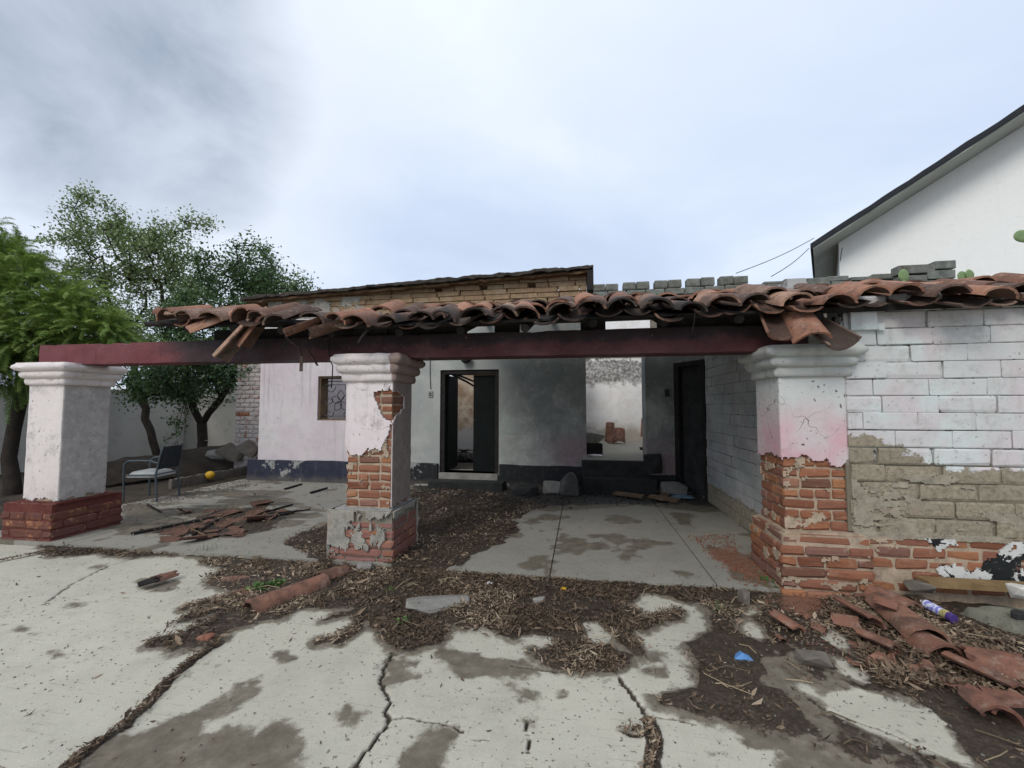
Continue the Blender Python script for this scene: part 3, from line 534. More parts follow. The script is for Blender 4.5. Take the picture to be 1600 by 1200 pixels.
# --- dry leaves, joined: nobody could count them
def leaves(name, P, Zs, size, m, curl=.5, seed=5, flat=.6, tone=0.):
    r = np.random.default_rng(seed); n = len(P); L = size * r.lognormal(-.12, .38, n); Wd = L * r.uniform(.17, .36, n); a = r.uniform(0, 2 * np.pi, n); tilt = r.normal(0, flat, n); roll = r.normal(0, flat, n)
    t = np.stack([np.cos(a), np.sin(a), np.tan(np.clip(tilt, -1, 1)) * .5], -1); t /= np.linalg.norm(t, axis=1)[:, None]
    up = np.tile([0, 0, 1.], (n, 1)); s = np.cross(t, up); s /= np.linalg.norm(s, axis=1)[:, None]; nn = np.cross(s, t); s = s * np.cos(roll)[:, None] + nn * np.sin(roll)[:, None]; nn = np.cross(s, t)
    c = np.concatenate([P, Zs[:, None]], 1); k = curl * r.uniform(-.3, 1, n)[:, None] * L[:, None]
    h = L[:, None] / 2 * t; w = Wd[:, None] / 2 * s
    V = np.stack([c - h, c - h * .1 + w - nn * k * .25, c - h * .1 - w - nn * k * .25, c + h * .75 + w * .45 + nn * k * .35, c + h * .75 - w * .45 + nn * k * .35, c + h * 1.15 + nn * k * .5], 1)
    T = np.array([[0, 2, 1], [1, 2, 4], [1, 4, 3], [3, 4, 5]]); F = (np.arange(n)[:, None, None] * 6 + T).reshape(-1, 3)
    return qmesh(name, V.reshape(-1, 3), F, m, None, {'rnd': np.repeat(np.clip(tone + r.beta(1.6, 2.2, n) * (.5 + .95 * sst(.32, .66, fbm(P[:, 0], P[:, 1], 2.6, 4, 61))), 0, 1), 6)})
def scatter(polys, n, seed, edge=.05, holes=(), dens=None, box=None):
    r = np.random.default_rng(seed); A = np.concatenate([np.array(p) for p in polys]); lo, hi = A.min(0) - .1, A.max(0) + .1; hi = np.minimum(hi, [3.9, 9]); lo = np.maximum(lo, [-7, 1.2])
    out = []; c = 0
    while c < n:
        p = r.uniform(lo, hi, (20000, 2)); d = np.min([sdf(p[:, 0], p[:, 1], q) for q in polys], 0); k = fbm(p[:, 0], p[:, 1], 6, 4, seed) - .5
        for h in holes: d = np.maximum(d, -sdf(p[:, 0], p[:, 1], h))
        w = sst(edge, -edge, d + k * .2)
        if dens is not None: w = w * dens(p[:, 0], p[:, 1])
        q = p[r.uniform(0, 1, len(p)) < w]; out.append(q); c += len(q)
        if len(out) > 60: break
    return np.concatenate(out)[:n]
heap = gpoly([(1300,930),(1400,925),(1480,960),(1600,1010),(1640,1060),(1640,1130),(1560,1100),(1470,1085),(1400,1080),(1360,1060),(1340,1030),(1290,980)])
pb = scatter([BELT], 34000, 4, .05, HOLES, lambda x, y: .15 + .85 * sst(.36, .58, fbm(x, y, 3.2, 4, 40)))
pmud = scatter([MUD], 4200, 6, .0, HOLES, lambda x, y: sst(.45, .62, fbm(x, y, 4, 4, 41)))
ph = scatter([heap], 2500, 8, .06, HOLES); hp = scatter([heap], 7000, 58, .04, HOLES, lambda x, y: .2 + .8 * sst(.35, .55, fbm(x, y, 3, 3, 47)))
tag(link('leaf_litter', leaves('leaf_litter', hp, YZ + .02 + NR.uniform(0, .035, len(hp)), .038, M['litter'], seed=19, tone=.30)), 'pale tan dry leaves heaped round the fallen tiles at the lower right', 'leaf litter', kind='stuff')
pj4 = []
for l, w in CRACKS[6:7] + CRACKS[3:5] + CRACKS[7:8]:
    P = np.array(l); 
    for a, b in zip(P[:-1], P[1:]):
        k = int(np.linalg.norm(b - a) * 620); t = NR.uniform(0, 1, k)[:, None]; pj4.append(a + (b - a) * t + NR.normal(0, .014, (k, 2)))
pj4 = np.concatenate(pj4); stray = np.stack([NR.uniform(-6, 3.5, 420), NR.uniform(1.4, 3.9, 420)], -1)
big = scatter([BELT, heap], 900, 77, .1, HOLES)
tag(link('leaf_litter', leaves('leaf_litter', big, YZ + .025 + NR.uniform(0, .02, len(big)), .058, M['litter'], .8, 23, .7, .12)), 'larger curled brown leaves lying on top of the drift in the yard', 'leaf litter', kind='stuff')
P = np.concatenate([pb, pmud, ph, pj4, stray]); Z = YZ + .012 + NR.uniform(0, .022, len(P)); Z[len(pb) + len(pmud):len(pb) + len(pmud) + len(ph)] += NR.uniform(0, .03, len(ph)); Z[-len(stray):] = YZ + .004
lit = link('leaf_litter', leaves('leaf_litter', P, Z, .030, M['litter'])); tag(lit, 'brown dry leaves drifted along the front of the porch and across the yard', 'leaf litter', kind='stuff')
pl = np.concatenate([scatter([PLIT], 9000, 14, .08), scatter([PL2], 900, 15, .05), scatter([PL3], 500, 16, .05), scatter([gpoly([(640,745),(1100,745),(1160,830),(1000,850),(860,880),(640,860)], 0)], 350, 17), scatter([gpoly([(190,780),(390,745),(535,745),(535,860),(200,840)], 0)], 500, 18)])
lit2 = link('leaf_litter', leaves('leaf_litter', pl, .01 + NR.uniform(0, .025, len(pl)), .035, M['litter'], seed=9)); tag(lit2, 'dark dry leaves heaped on the porch floor behind the middle pillar', 'leaf litter', kind='stuff')
# twigs and straws among the leaves
b = MB(); tw = np.concatenate([scatter([BELT], 130, 24, .02, HOLES), scatter([MUD], 40, 25, .0, HOLES)])
rn = []
for x, y in tw:
    a = random.uniform(0, 6.3); L = random.uniform(.06, .26); z = YZ + random.uniform(.018, .04); k = random.uniform(-.4, .4)
    n0 = len(b.v); b.tube([(x, y, z), (x + math.cos(a) * L * .5, y + math.sin(a) * L * .5, z + .012), (x + math.cos(a + k) * L, y + math.sin(a + k) * L, z)], random.uniform(.0014, .0035), 4); rn += [random.random()] * (len(b.v) - n0)
tg = link('twigs', mesh('twigs', b.v, b.f, M['straw'], None, {'rnd': rn})); tag(tg, 'thin dry twigs and straws strewn among the leaves of the yard', 'twigs', kind='stuff')
# crumbs of brick, tile and plaster in the belt
def crumbs(name, P, Z, size, m, seed):
    r = np.random.default_rng(seed); oct_ = np.array([[1,0,0],[0,1,0],[-1,0,0],[0,-1,0],[0,0,.7],[0,0,-.4]]); T = np.array([[0,1,4],[1,2,4],[2,3,4],[3,0,4],[1,0,5],[2,1,5],[3,2,5],[0,3,5]]); n = len(P)
    s = size * r.uniform(.4, 1.6, (n, 1, 1)) * r.uniform(.6, 1.3, (n, 6, 3)); V = oct_[None] * s + np.concatenate([P, Z[:, None]], 1)[:, None, :]
    return qmesh(name, V.reshape(-1, 3), (np.arange(n)[:, None, None] * 6 + T).reshape(-1, 3), m)
pc = np.concatenate([scatter([BELT], 900, 34, .05, HOLES), scatter([MUD], 500, 35, .05)])
tag(link('rubble_crumbs', crumbs('rubble_crumbs', pc, np.full(len(pc), YZ + .014), .009, M['stone'], 3)), 'small grey brown crumbs of rubble strewn over the muddy yard', 'rubble', kind='stuff')
gp = np.stack([NR.uniform(-6.3, 3.6, 3200), 1.3 + 2.6 * NR.uniform(0, 1, 3200)**1.3], -1); gp = gp[NR.uniform(0, 1, len(gp)) < .15 + .85 * sst(.45, .62, fbm(gp[:, 0], gp[:, 1], 2.2, 4, 88))]
tag(link('grit', crumbs('grit', gp, np.full(len(gp), YZ + .004), .0042, M['soot_stone'], 13)), 'fine dark grit scattered over the pale concrete of the yard', 'grit', kind='stuff')
pc = scatter([gpoly([(1080,840),(1140,835),(1200,900),(1225,925),(1290,925),(1270,965),(1215,960),(1150,905)], 0)], 900, 36, .1)
tag(link('brick_crumbs', crumbs('brick_crumbs', pc, np.where(pc[:, 1] > 3.93, .006, YZ + .012), .008, M['brick'], 4)), 'orange brick crumbs spilled round the foot of the right pillar', 'rubble', kind='stuff')
pc = np.concatenate([scatter([gpoly([(650,735),(1100,735),(1110,785),(860,792),(640,770)], 0)], 700, 37, .1)])
tag(link('soot_rubble', crumbs('soot_rubble', pc, np.full(len(pc), .012), .02, M['soot_block'], 5)), 'blackened crumbs of rubble along the foot of the porch back wall', 'rubble', kind='stuff')
pc = scatter([gpoly([(175,770),(390,738),(395,760),(200,800)], 0)], 500, 38, .1)
tag(link('garden_rubble', crumbs('garden_rubble', pc, np.full(len(pc), .0), .016, M['stone'], 6)), 'small dark stones scattered along the edge of the garden bed', 'rubble', kind='stuff')
# ================================================================ BRICKS, PILLARS
def chamfer_box(ch, jit, seed):
    r = random.Random(seed); v = []; f = []
    idx = {}
    for sx in (-1, 1):
        for sy in (-1, 1):
            for sz in (-1, 1):
                for ax in range(3):
                    s = [sx * .5, sy * .5, sz * .5]
                    for k in range(3):
                        if k != ax: s[k] -= (sx, sy, sz)[k] * ch[k] * r.uniform(.5, 1.5)
                    s = [q + r.uniform(-jit, jit) for q in s]
                    idx[(sx, sy, sz, ax)] = len(v); v.append(s)
    I = lambda a, b, c, k: idx[(a, b, c, k)]
    for s in (-1, 1):
        f += [(I(s,-1,-1,0), I(s,1,-1,0), I(s,1,1,0), I(s,-1,1,0)), (I(-1,s,-1,1), I(-1,s,1,1), I(1,s,1,1), I(1,s,-1,1)), (I(-1,-1,s,2), I(1,-1,s,2), I(1,1,s,2), I(-1,1,s,2))]
    for a in (-1, 1):
        for c in (-1, 1):
            f += [(I(-1,a,c,1), I(1,a,c,1), I(1,a,c,2), I(-1,a,c,2)), (I(a,-1,c,0), I(a,1,c,0), I(a,1,c,2), I(a,-1,c,2)), (I(a,c,-1,0), I(a,c,1,0), I(a,c,1,1), I(a,c,-1,1))]
    for a in (-1, 1):
        for c in (-1, 1):
            for d in (-1, 1): f.append((I(a,c,d,0), I(a,c,d,1), I(a,c,d,2)))
    return v, f
def fixn(me):
    import bmesh
    b = bmesh.new(); b.from_mesh(me); bmesh.ops.recalc_face_normals(b, faces=b.faces); b.to_mesh(me); b.free()
_bm = {}
def brick_me(m, kind='brick'):
    k = (m.name, kind)
    if k not in _bm:
        L = []
        for s in range(7):
            ch, j = {'brick': ((.055, .09, .24), .032), 'rough': ((.035, .06, .16), .022), 'block': ((.018, .03, .055), .009), 'adobe': ((.03, .05, .10), .025)}[kind]
            v, f = chamfer_box(ch, j, s + 5); me = mesh(kind + '_mesh', v, f, m); fixn(me); L.append(me)
        _bm[k] = L
    return _bm[k]
def brick(x0, x1, y0, y1, z0, z1, m, parent, kind='brick', name='brick', jit=.003):
    o = bpy.data.objects.new(name, random.choice(brick_me(m, kind))); COL.objects.link(o); o.parent = parent
    l = wmat(parent).translation
    o.location = Vector(((x0 + x1) / 2, (y0 + y1) / 2 + random.uniform(-jit, jit), (z0 + z1) / 2)) - l
    o.scale = (x1 - x0, y1 - y0, z1 - z0); o.rotation_euler = (random.uniform(-.006, .006), 0, random.uniform(-.008, .008))
    return o
def brick_ring(x0, x1, y0, y1, z0, n, h, m, parent, jt=.012, skip=lambda c, s, u: False, grow=lambda k: 0.):
    """n courses of bonded brick round a pier"""
    for k in range(n):
        a = z0 + k * h; e = a + h - jt; g = grow(k); X0, X1, Y0, Y1 = x0 - g, x1 + g, y0 - g, y1 + g; w = .115
        def row(p0, p1, along, cuts, face):
            t = [p0] + [p0 + (p1 - p0) * c + random.uniform(-.012, .012) for c in cuts] + [p1]
            for i, (s, q) in enumerate(zip(t[:-1], t[1:])):
                if skip(k, face, i): continue
                s2, q2 = s + (jt / 2 if i else 0), q - (jt / 2 if i < len(t) - 2 else 0); pr = random.uniform(-.004, .004)
                if face == 'f': brick(s2, q2, Y0 + pr, Y0 + w, a, e, m, parent)
                if face == 'b': brick(s2, q2, Y1 - w, Y1, a, e, m, parent)
                if face == 'l': brick(X0 + pr, X0 + w, s2, q2, a, e, m, parent)
                if face == 'r': brick(X1 - w, X1 + pr, s2, q2, a, e, m, parent)
        if k % 2 == 0:
            row(X0, X1, 'x', [.5] if k % 4 else [.27, .74], 'f'); 
            row(Y0 + w + jt, Y1, 'y', [.6], 'l'); row(Y0 + w + jt, Y1, 'y', [.55], 'r')
        else:
            row(X0 + w + jt, X1 - w - jt, 'x', [.45] if k % 4 == 3 else [], 'f')
            row(Y0, Y1, 'y', [.5], 'l'); row(Y0, Y1, 'y', [.46], 'r')
def shell(name, x0, x1, y0, y1, z0, z1, t, mask, m, parent, st=.0125, bumpy=.004, seed=1, faces='frbl', smooth=50):
    """plaster coat round a pier: a fine grid broken away where mask(face, u, z) > 0, with real broken edges"""
    cs = []; 
    for fc, (a, b) in (('f', ((x0, y0), (x1, y0))), ('r', ((x1, y0), (x1, y1))), ('b', ((x1, y1), (x0, y1))), ('l', ((x0, y1), (x0, y0)))):
        n = max(2, int(math.hypot(b[0] - a[0], b[1] - a[1]) / st))
        for i in range(n): u = i / n; cs.append((fc, u, a[0] + (b[0] - a[0]) * u, a[1] + (b[1] - a[1]) * u))
    n = len(cs); nz = max(2, int((z1 - z0) / st)); zs = np.linspace(z0, z1, nz + 1)
    P = np.array([(c[2], c[3]) for c in cs]); per = np.arange(n) * st
    C = np.array([(x0 + x1) / 2, (y0 + y1) / 2]); ix = np.clip(P, [x0 + t, y0 + t], [x1 - t, y1 - t])
    Uu, Zz = np.meshgrid(per, zs); r = (fbm(Uu, Zz, 7, 4, seed) - .5) * 2 * bumpy
    D = P - ix; D = D / np.linalg.norm(D, axis=1)[:, None]
    ed = np.array([min(c[1], 1 - c[1]) for c in cs]); rr = r - np.where(ed < .012, .006, 0)[None, :]
    Vo = np.concatenate([P[None] + D[None] * rr[:, :, None], Zz[:, :, None]], 2); Vi = np.concatenate([np.repeat(ix[None], nz + 1, 0), Zz[:, :, None]], 2)
    # jitter the grid so broken edges are ragged, not stepped
    Vo[1:-1, :, 2] += NR.uniform(-.3, .3, Vo[1:-1, :, 2].shape) * st; Vi[:, :, 2] = Vo[:, :, 2]
    keep = np.zeros((nz, n), bool); zc = (zs[:-1] + zs[1:]) / 2
    for j, c in enumerate(cs):
        if c[0] not in faces: continue
        keep[:, j] = ~(mask(c[0], c[1] + .5 / 40, zc + (fbm(np.full(nz, per[j]), zc, 16, 4, seed + 5) - .5) * .09) > 0)
    V = np.concatenate([Vo.reshape(-1, 3), Vi.reshape(-1, 3)]); N = n * (nz + 1); Q = []
    for k in range(nz):
        for j in range(n):
            if not keep[k, j]: continue
            j2 = (j + 1) % n; a, b, c, d = k * n + j, k * n + j2, (k + 1) * n + j2, (k + 1) * n + j
            Q.append((a, b, c, d))
            if k == 0 or not keep[k - 1, j]: Q.append((b, a, a + N, b + N))
            if k == nz - 1 or not keep[k + 1, j]: Q.append((d, c, c + N, d + N))
            if not keep[k, (j - 1) % n]: Q.append((a, d, d + N, a + N))
            if not keep[k, j2]: Q.append((c, b, b + N, c + N))
    used = np.unique(np.array(Q)); mp = np.full(2 * N, -1); mp[used] = np.arange(len(used))
    return link(name, qmesh(name, V[used], mp[np.array(Q)], m, smooth), parent)
def capital(x0, x1, y0, y1, z0, h, ov, m, parent, seed):
    """three rounded bands stepping out towards the top"""
    pr = []
    for b in range(3):
        s0 = ov * (.12 + .34 * b); s1 = ov * (.32 + .34 * b); za = z0 + h * b / 3.05; zb = z0 + h * (b + .93) / 3.05
        pr += [(s0, za), (s1 * .86, za + (zb - za) * .10), (s1, za + (zb - za) * .35), (s1 * 1.0, za + (zb - za) * .7), (s1 * .84, zb - .004)]
    pr += [(ov * .78, z0 + h)]; n = 14; V = []; F = []
    for s, z in pr:
        X0, X1, Y0, Y1 = x0 - s, x1 + s, y0 - s, y1 + s; c = .018
        ring = []
        for (ax, ay), (bx, by) in (((X0, Y0), (X1, Y0)), ((X1, Y0), (X1, Y1)), ((X1, Y1), (X0, Y1)), ((X0, Y1), (X0, Y0))):
            L = math.hypot(bx - ax, by - ay)
            for i in range(n): u = c / L + (1 - 2 * c / L) * i / (n - 1); ring.append((ax + (bx - ax) * u, ay + (by - ay) * u))
        for i, (x, y) in enumerate(ring):
            w = (float(fbm(np.array([i * .35]), np.array([z * 20]), 1, 3, seed)[0]) - .5) * .022; chip = float(fbm(np.array([i * .7]), np.array([z * 9]), 1, 2, seed + 3)[0])
            q = w - (.02 if chip > .74 else 0); cx, cy = (x0 + x1) / 2, (y0 + y1) / 2; d = math.hypot(x - cx, y - cy)
            V.append((x + (x - cx) / d * q, y + (y - cy) / d * q, z + w * .35))
    k = 4 * n
    for r in range(len(pr) - 1):
        for i in range(k): F.append((r * k + i, r * k + (i + 1) % k, (r + 1) * k + (i + 1) % k, (r + 1) * k + i))
    F += [tuple(range((len(pr) - 1) * k, len(pr) * k)), tuple(range(k))[::-1]]
    return mk('capital', V, F, m, parent, 60)
def pl_line(pts):                              # (u, z) line -> z below which the coat is gone
    u = np.array([p[0] for p in pts]); z = np.array([p[1] for p in pts]); return lambda s: float(np.interp(s, u, z))
# ---- left pillar
LX0, LX1, LY0, LY1 = -6.41, -5.9, 4.04, 4.54
p1 = thing('pillar', 'white plastered pillar on a maroon painted brick base at the left end of the beam', 'pillar', (-6.15, 4.3, 0), 'pillars carrying the porch beam')
MB().box((LX0 + .02, LY0 + .02, .3), (LX1 - .02, LY1 - .02, 2.0)).build('core', M['mortar'], p1)
ll = pl_line([(0, .43), (.3, .42), (.6, .44), (1, .425)])
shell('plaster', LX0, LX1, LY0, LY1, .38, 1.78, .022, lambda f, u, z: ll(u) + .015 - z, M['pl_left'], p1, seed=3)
capital(LX0, LX1, LY0, LY1, 1.755, .26, .115, M['cap'], p1, 2)
bx = (-6.56, -5.86, 3.955, 4.72)
MB().box((bx[0] + .012, bx[2] + .012, -.08), (bx[1] - .012, bx[3] - .012, .40)).build('base_core', M['mortar_red'], p1)
brick_ring(*bx, -.07, 5, .098, M['brick_paint'], p1, .009, grow=lambda k: -.02 if k == 4 else 0.)
MB().box((LX0 - .05, LY0 - .05, .40), (LX1 + .05, LY1 + .1, .418)).build('ledge', M['mortar_red'], p1)
# ---- middle pillar
MX0, MX1, MY0, MY1 = -2.375, -1.855, 4.03, 4.5
p2 = thing('pillar', 'middle pillar with fallen plaster baring red bricks on its front and a hole below the moulding', 'pillar', (-2.1, 4.27, 0), 'pillars carrying the porch beam')
MB().box((MX0 + .03, MY0 + .03, .3), (MX1 - .03, MY1 - .03, 2.0)).build('core', M['mortar'], p2)
brick_ring(MX0 + .02, MX1 - .02, MY0 + .02, MY1 - .02, .50, 14, .086, M['brick'], p2, .013)
lf = pl_line([(0, 1.17), (.03, 1.10), (.1, 1.04), (.3, 1.0), (.36, 1.02), (.45, 1.06), (.75, 1.09), (.83, 1.15), (.90, 1.24), (.93, 1.32), (.97, 1.36), (1, 1.37)])
def mm(f, u, z):
    if f == 'f':
        d = lf(u) - z; lo = np.interp(u, [.56, .62, .72, .8, 1], [1.64, 1.56, 1.46, 1.38, 1.36]); hi = np.interp(u, [.56, .6, 1], [1.60, 1.655, 1.665])
        return np.maximum(d, np.minimum(z - lo, hi - z)) if u > .56 else d
    if f == 'r':
        p = np.minimum(z - np.interp(u, [0, .35, .6], [1.36, 1.44, 1.5]), np.interp(u, [0, .4, .62], [1.66, 1.65, 1.60]) - z) if u < .62 else np.full(z.shape, -1.)
        return np.maximum(p, (.53 - z))
    if f == 'l': return np.interp(u, [0, .8, 1], [.7, .9, 1.16]) - z
    return .6 - z
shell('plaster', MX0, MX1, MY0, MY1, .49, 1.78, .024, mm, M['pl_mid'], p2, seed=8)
shell('mortar_smear', MX0 + .012, MX1 - .012, MY0 + .012, MY1 - .012, .50, 1.36, .012, lambda f, u, z: .655 - fbm(np.full(z.shape, u * (.5 if f in 'fb' else .47) + ord(f)), z * 1.6, 7, 5, 141), M['mortar'], p2, bumpy=.003, seed=31, faces='fl')
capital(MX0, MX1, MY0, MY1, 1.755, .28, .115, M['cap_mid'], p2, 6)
b = MB(); ring = [(math.cos(a) * .032, 0, math.sin(a) * .032) for a in (k * math.pi / 8 for k in range(2, 17))]; c0 = oy(604, 602, MY0 - .004)
b.tube([Vector(c0) + Vector(q) for q in ring], .006, 6); b.tube([Vector(c0) + Vector((q[0] * .45, 0, q[2] * .45)) for q in ring], .004, 6); b.build('relief_ring', M['pl_mid'], p2, 60)
bx = (-2.50, -1.80, 3.955, 4.60)
MB().box((bx[0] + .03, bx[2] + .03, -.08), (bx[1] - .03, bx[3] - .03, .47)).build('base_core', M['mortar_grey'], p2)
brick_ring(bx[0] + .012, bx[1] - .012, bx[2] + .012, bx[3] - .012, -.05, 6, .088, M['brick_pink'], p2, .010, grow=lambda k: -.012 * max(0, k - 3))
def bm_(f, u, z):
    if f == 'f':
        up = np.interp(u, [0, .25, .3, .34, .9, 1], [0, .02, .2, .44, .47, .5]); g = fbm(np.full(z.shape, u), z, 5, 3, 77)
        low = np.minimum(z - np.interp(u, [0, .3, .35, .8, .9], [.1, .1, .12, .15, .3]), np.interp(u, [0, .3, .8, .9], [.5, .26, .30, .2]) - z)   # grey patch kept
        keepl = np.minimum(.30 - u, z - .12) * 3
        k_ = (fbm(np.full(z.shape, u * 3.1), z * 3.1, 2.6, 6, 78) - .5) * .5
        return k_ - np.maximum(np.maximum(low if u < .88 else np.full(z.shape, -1.), keepl), z - up - .001 if u > .3 else np.full(z.shape, -1.))
    if f == 'l': return np.full(z.shape, -1.)
    return z * 0 + (.44 - z) if f == 'r' else -z
shell('base_render', *bx, -.06, .485, .02, bm_, M['grey_render'], p2, seed=12, bumpy=.016)
v, f = [], []
MB().box((bx[0] + .05, bx[2] + .05, .455), (bx[1] - .05, bx[3] - .05, .49)).build('ledge', M['mortar_white'], p2)
# ---- right pillar
RX0, RX1, RY0, RY1 = 1.675, 2.195, 3.975, 4.475
p3 = thing('pillar', 'right pillar with pink upper plaster above a long stretch of bare orange brick', 'pillar', (1.93, 4.2, 0), 'pillars carrying the porch beam')
MB().box((RX0 + .035, RY0 + .035, -.05), (RX1 - .03, RY1 - .03, 2.0)).build('core', M['mortar'], p3)
brick_ring(RX0 + .02, RX1 - .01, RY0 + .02, RY1, .47, 8, .087, M['brick'], p3, .013)
lr = pl_line([(0, 1.07), (.12, 1.06), (.3, 1.09), (.5, 1.07), (.62, 1.06), (.68, 1.11), (.74, 1.02), (.85, 1.01), (1, 1.04)])
shell('plaster', RX0, RX1, RY0, RY1, .95, 1.78, .024, lambda f, u, z: (lr(u) if f == 'f' else np.interp(u, [0, .5, 1], [1.05, 1.09, 1.07]) if f == 'l' else 1.05) - z, M['pl_right'], p3, seed=15, faces='flbr')
shell('mortar_smear', RX0 + .012, RX1 - .004, RY0 + .012, RY1, .47, 1.12, .012, lambda f, u, z: .665 - fbm(np.full(z.shape, u * .5 + ord(f)), z * 1.6, 7, 5, 151), M['mortar'], p3, bumpy=.003, seed=32, faces='fl')
capital(RX0, RX1, RY0, RY1, 1.755, .27, .12, M['cap_right'], p3, 9)
bx = (1.615, 2.30, 3.885, 4.56)
MB().box((bx[0] + .02, bx[2] + .02, -.1), (bx[1] - .02, bx[3] - .02, .45)).build('base_core', M['mortar'], p3)
shell('base_smear', bx[0] - .005, bx[1], bx[2] - .005, bx[3], -.06, .45, .012, lambda f, u, z: .70 - fbm(np.full(z.shape, u * .6 + ord(f)), z * 1.8, 6, 5, 161), M['mortar'], p3, bumpy=.003, seed=33, faces='fl')
brick_ring(*bx, -.065, 6, .088, M['brick'], p3, .012, grow=lambda k: -.018 if k == 5 else .0)
MB().box((bx[0] + .05, bx[2] + .05, .44), (bx[1] - .06, bx[3] - .05, .468)).build('ledge', M['mortar'], p3)
# ================================================================ BEAM
b = MB(); xs = np.linspace(-6.44, 1.99, 190); n = len(xs); V = []
for x in xs:
    t = fbm(np.array([x]), np.array([0.]), 5, 4, 31)[0]; ch = max(0, t - .6) * .22 * (1 if x < -4.6 else .3); lo = (fbm(np.array([x]), np.array([5.]), 6, 3, 32)[0] - .5) * .012
    ch2 = .012 if -6.28 < x < -6.2 or -5.55 < x < -5.4 else 0; zb = 2.005; zt = 2.245 - ch - ch2
    V += [(x, 4.14, zb + lo), (x, 4.135 + lo * .5, (zb + zt) / 2), (x, 4.14, zt), (x, 4.42, zt + .004), (x, 4.42, zb)]
F = [(i * 5 + a, (i + 1) * 5 + a, (i + 1) * 5 + (a + 1) % 5, i * 5 + (a + 1) % 5) for i in range(n - 1) for a in range(5)] + [(4, 3, 2, 1, 0), tuple(range((n - 1) * 5, n * 5))]
beam = mk('porch_beam', V, F, M['beam'], None, 40); fixn(beam.data)
tag(beam, 'long maroon painted beam, smoke blackened, resting across the three pillars', 'beam')
# ================================================================ TILED ROOF
def tile_geo(L, r0, r1, t, a0, a1, seg, seed, rag=0., rows=1):
    """barrel tile along +y, hump up; r0 at the front"""
    r = random.Random(seed); V = []; F = []; k = seg + 1
    wob = [r.uniform(-.008, .008) for _ in range(k)]
    for y in range(rows + 1):
        u = y / rows
        for s in (0, 1):
            for i in range(k):
                a = a0 + (a1 - a0) * i / seg; R_ = (r0 + (r1 - r0) * u) - s * t
                yy = u * L + (rag * r.uniform(-1, .3) if rag and y == rows else 0) * (1 if s == 0 else .8) + (wob[i] if y == 0 else 0)
                V.append((R_ * math.cos(a) * 1.05, yy, R_ * math.sin(a) - .0 + r.uniform(-.002, .002)))
    o = lambda y, s, i: y * 2 * k + s * k + i
    for y in range(rows):
        for i in range(seg): F += [(o(y, 0, i), o(y, 0, i + 1), o(y + 1, 0, i + 1), o(y + 1, 0, i)), (o(y, 1, i + 1), o(y, 1, i), o(y + 1, 1, i), o(y + 1, 1, i + 1))]
        F += [(o(y, 0, 0), o(y + 1, 0, 0), o(y + 1, 1, 0), o(y, 1, 0)), (o(y, 0, seg), o(y, 1, seg), o(y + 1, 1, seg), o(y + 1, 0, seg))]
    for i in range(seg): F += [(o(0, 1, i), o(0, 1, i + 1), o(0, 0, i + 1), o(0, 0, i)), (o(rows, 0, i), o(rows, 0, i + 1), o(rows, 1, i + 1), o(rows, 1, i))]
    return V, F
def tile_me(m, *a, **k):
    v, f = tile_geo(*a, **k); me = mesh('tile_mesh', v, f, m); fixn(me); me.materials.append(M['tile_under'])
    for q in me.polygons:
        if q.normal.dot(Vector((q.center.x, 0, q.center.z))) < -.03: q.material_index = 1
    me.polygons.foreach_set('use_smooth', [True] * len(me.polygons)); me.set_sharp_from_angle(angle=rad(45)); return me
PI = math.pi
def squash(me, k):
    for v in me.vertices: v.co.z *= k
    return me
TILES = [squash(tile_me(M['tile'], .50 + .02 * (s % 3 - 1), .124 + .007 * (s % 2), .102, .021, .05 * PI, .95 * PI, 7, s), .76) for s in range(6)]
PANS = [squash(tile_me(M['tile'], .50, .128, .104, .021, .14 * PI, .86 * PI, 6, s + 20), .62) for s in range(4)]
def axis_m(A, B, roll=0.):
    A, B = Vector(A), Vector(B); y = (B - A).normalized(); z = Vector((0, 0, 1)); z = (z - y * z.dot(y)).normalized(); x = y.cross(z)
    R_ = Matrix((x, y, z)).transposed().to_4x4(); return Matrix.Translation(A) @ R_ @ Matrix.Rotation(roll, 4, 'Y')
roof = thing('tiled_roof', 'sagging barrel tile roof over the porch, its eave tiles blackened by fire', 'roof', (-.5, 4.2, 2.3))
SL = math.tan(rad(14.0)); E0 = 3.70
def eave_z(x): return 2.262 + .03 * math.sin(x * 1.1) + .012 * math.sin(x * 5.3) - .035 * math.exp(-((x - 1.25) / .7)**2) + (.02 if x > 2 else 0) + (.03 * max(0, -2.4 - x))
def rz(x, y): return eave_z(x) + min(y - E0, .8) * .335 + max(0, y - E0 - .8) * .198 - (.0 if y > E0 else 0)
rt_inv = Matrix.Translation(-roof.location); stuff = MB(); ntile = 0
PITCH = .268; ncol = 31
